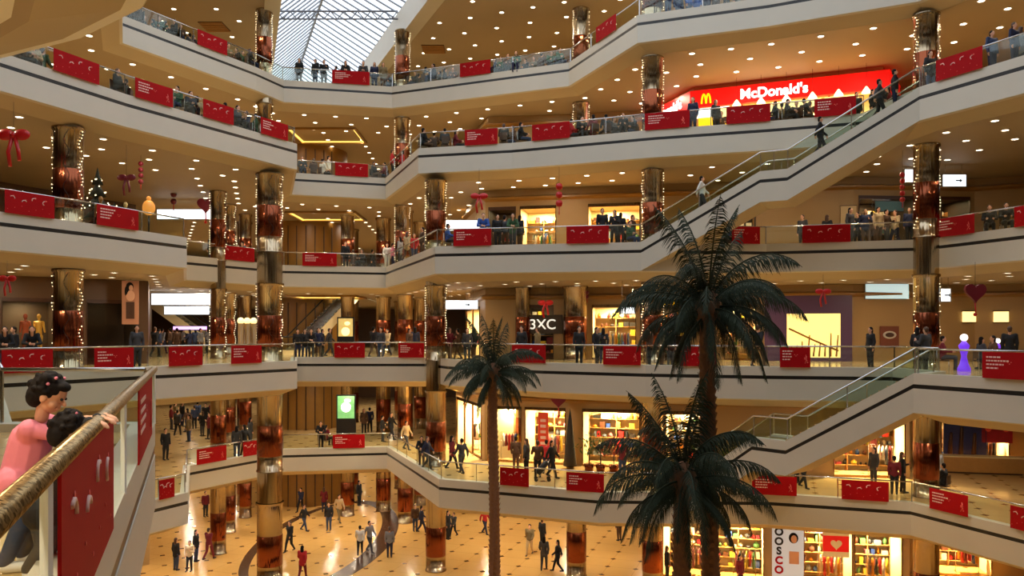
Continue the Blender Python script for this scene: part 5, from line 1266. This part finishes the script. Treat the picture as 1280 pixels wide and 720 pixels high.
child('smaller child in a black top with chin close to the gold rail', dict(
    foot=(-2.98, 4.95, 11.0), pel=(-2.86, 4.95, 11.44), chest=(-2.79, 4.92, 11.63), neck=(-2.72, 4.88, 11.78), head=(-2.665, 4.84, 11.89), shl=(-2.77, 5.01, 11.735), shr=(-2.735, 4.82, 11.73),
    ell=(-2.68, 5.09, 11.78), elr=(-2.62, 4.76, 11.76), wrl=(-2.62, 5.05, 11.955), wrr=(-2.56, 4.84, 11.955), hipl=(-2.88, 5.01, 11.40), hipr=(-2.86, 4.88, 11.40), knl=(-2.86, 5.0, 11.2), knr=(-2.84, 4.87, 11.2),
    anl=(-2.96, 5.0, 11.06), anr=(-2.94, 4.87, 11.06), face=(.75, .6, -.3), hdir=(1, .1, -.05), hup=(0, 0, -1), fat=.82, hs=1.08, sleeve=1.5, curly=True, buns=[((.075, -.03, .085), .03), ((-.08, -.03, .08), .03)], clips=[(.05, -.02, .12)]), (CLO['black'], CLO['dark grey']))

# remeshed meshes may carry an empty slot: keep only the real material
for me in bpy.data.meshes:
    if me.name.startswith('child_') and len(me.materials) > 1:
        k = [m for m in me.materials if m][-1]; me.materials.clear(); me.materials.append(k)
# gold light coffers in the ceilings of the far wing
cof = mat('coffer_glow', (1, .8, .3), .5, emis=(1, .66, .14), es=1.6)
for L in (3, 4, 5):
    z = FL[L] - 1.55; c0 = Vector((-12.6, 54.6, z)); o = empty('ceiling_coffer', 'gold glowing rectangular light coffer in the far wing ceiling of the %s' % LV[L - 1], 'ceiling light', c0)
    m = MB(); w_, h_ = 2.2, 1.9
    for x0, x1, y0, y1 in ((-w_, w_, -h_, -h_ + .12), (-w_, w_, h_ - .12, h_), (-w_, -w_ + .12, -h_, h_), (w_ - .12, w_, -h_, h_)): m.box(x0, x1, y0, y1, -.06, -.01)
    m.build('light_strip', cof, o); m = MB()
    for x0, x1, y0, y1 in ((-w_ - .15, w_ + .15, -h_ - .15, -h_), (-w_ - .15, w_ + .15, h_, h_ + .15), (-w_ - .15, -w_, -h_, h_), (w_, w_ + .15, -h_, h_)): m.box(x0, x1, y0, y1, -.14, -.01)
    m.build('frame', M['gold'], o)
for px, py, lab in ((268, 33, 'dark slatted vent in the roof ceiling left of the skylight'), (542, 61, 'dark slatted vent in the roof ceiling right of the skylight')):
    Y = (ROOF - ZC) / ((415 - py) / 1000); o = empty('ceiling_vent', lab, 'vent', ((px - 640) / 1000 * Y, Y, ROOF)); m = MB(); m.box(-.75, .75, -.75, .75, -.03, -.005); m.build('backing', M['darkwood'], o)
    m = MB(); [m.box(-.72, .72, -.7 + k * .2, -.62 + k * .2, -.06, -.03) for k in range(8)]; m.build('slats', M['wood'], o)
for L, x0, y0, x1, y1, Y, c_, lab in ((1, 422, 495, 443, 523, 50.5, rgb(120, 190, 120), 'glowing green and white poster stand behind the far first floor rail'), (2, 423, 398, 441, 431, 47.5, rgb(230, 190, 110), 'dark poster stand with glowing cream emblem behind the far second floor rail')):
    a, b = at(x0, y0, Y), at(x1, y1, Y); w_ = b.x - a.x; o = empty('poster_stand', lab, 'poster', ((a.x + b.x) / 2, Y, FL[L])); zt, zb = a.z - FL[L], b.z - FL[L]
    m = MB(); m.box(-w_ / 2 - .08, w_ / 2 + .08, 0, .15, 0, zt + .08); m.build('case', M['black'], o); m = MB(); m.box(-w_ / 2, w_ / 2, -.02, 0, zb if L == 1 else zb + .5, zt); m.build('lit_panel', mat('lit_poster_%d' % L, c_, .5, emis=c_, es=.6, noise=.6, nscale=3), o)
    m = MB(); m.ball((0, -.03, (zt + zb) / 2), (w_ * .3, .02, w_ * .3), 12); m.ball((.1, -.03, zt - .3), (w_ * .2, .02, .12), 10); m.build('emblem', M['signwhite'] if L == 1 else M['litwarm'], o)
for i, px in enumerate((301, 309, 317)):
    p = dk(2, px, 1.6); o = empty('gold_post', 'slim gold post with pale globe, %s of three left of the thick column, second floor' % ORD[i], 'post', p)
    m = MB(); m.lathe([(.2, 0), (.2, .05), (.13, .08), (.13, 1.9), (0, 1.9)], 14); m.build('shaft', M['gold'], o); m = MB(); m.ball((0, 0, 2.02), .16, 12); m.build('globe', M['litwarm'], o)
SKYW=1.85; EXPO=0.08
# ------------------------------------------------------------------ camera, world, colour management
cam = bpy.data.cameras.new('camera'); cam.lens = 36 * 1000 / 1280; cam.sensor_width = 36; cam.shift_y = 55 / 1280; cam.clip_start = .05; cam.clip_end = 300
co = bpy.data.objects.new('camera', cam); COL.objects.link(co); co.location = (0, 0, ZC); co.rotation_euler = (PI / 2, 0, 0); SC.camera = co
w = bpy.data.worlds.new('sky'); SC.world = w; w.use_nodes = True
bg = w.node_tree.nodes['Background']; bg.inputs[0].default_value = (.86, .92, 1, 1); bg.inputs[1].default_value = SKYW
vs = SC.view_settings; vs.view_transform = 'Standard'; vs.look = 'None'; vs.gamma = 1; vs.use_curve_mapping = False; vs.exposure = EXPO
SC.cycles.max_bounces = 6; SC.cycles.diffuse_bounces = 3; SC.cycles.glossy_bounces = 3; SC.cycles.transparent_max_bounces = 16
SC.cycles.sample_clamp_indirect = 4; SC.cycles.caustics_reflective = False; SC.cycles.caustics_refractive = False
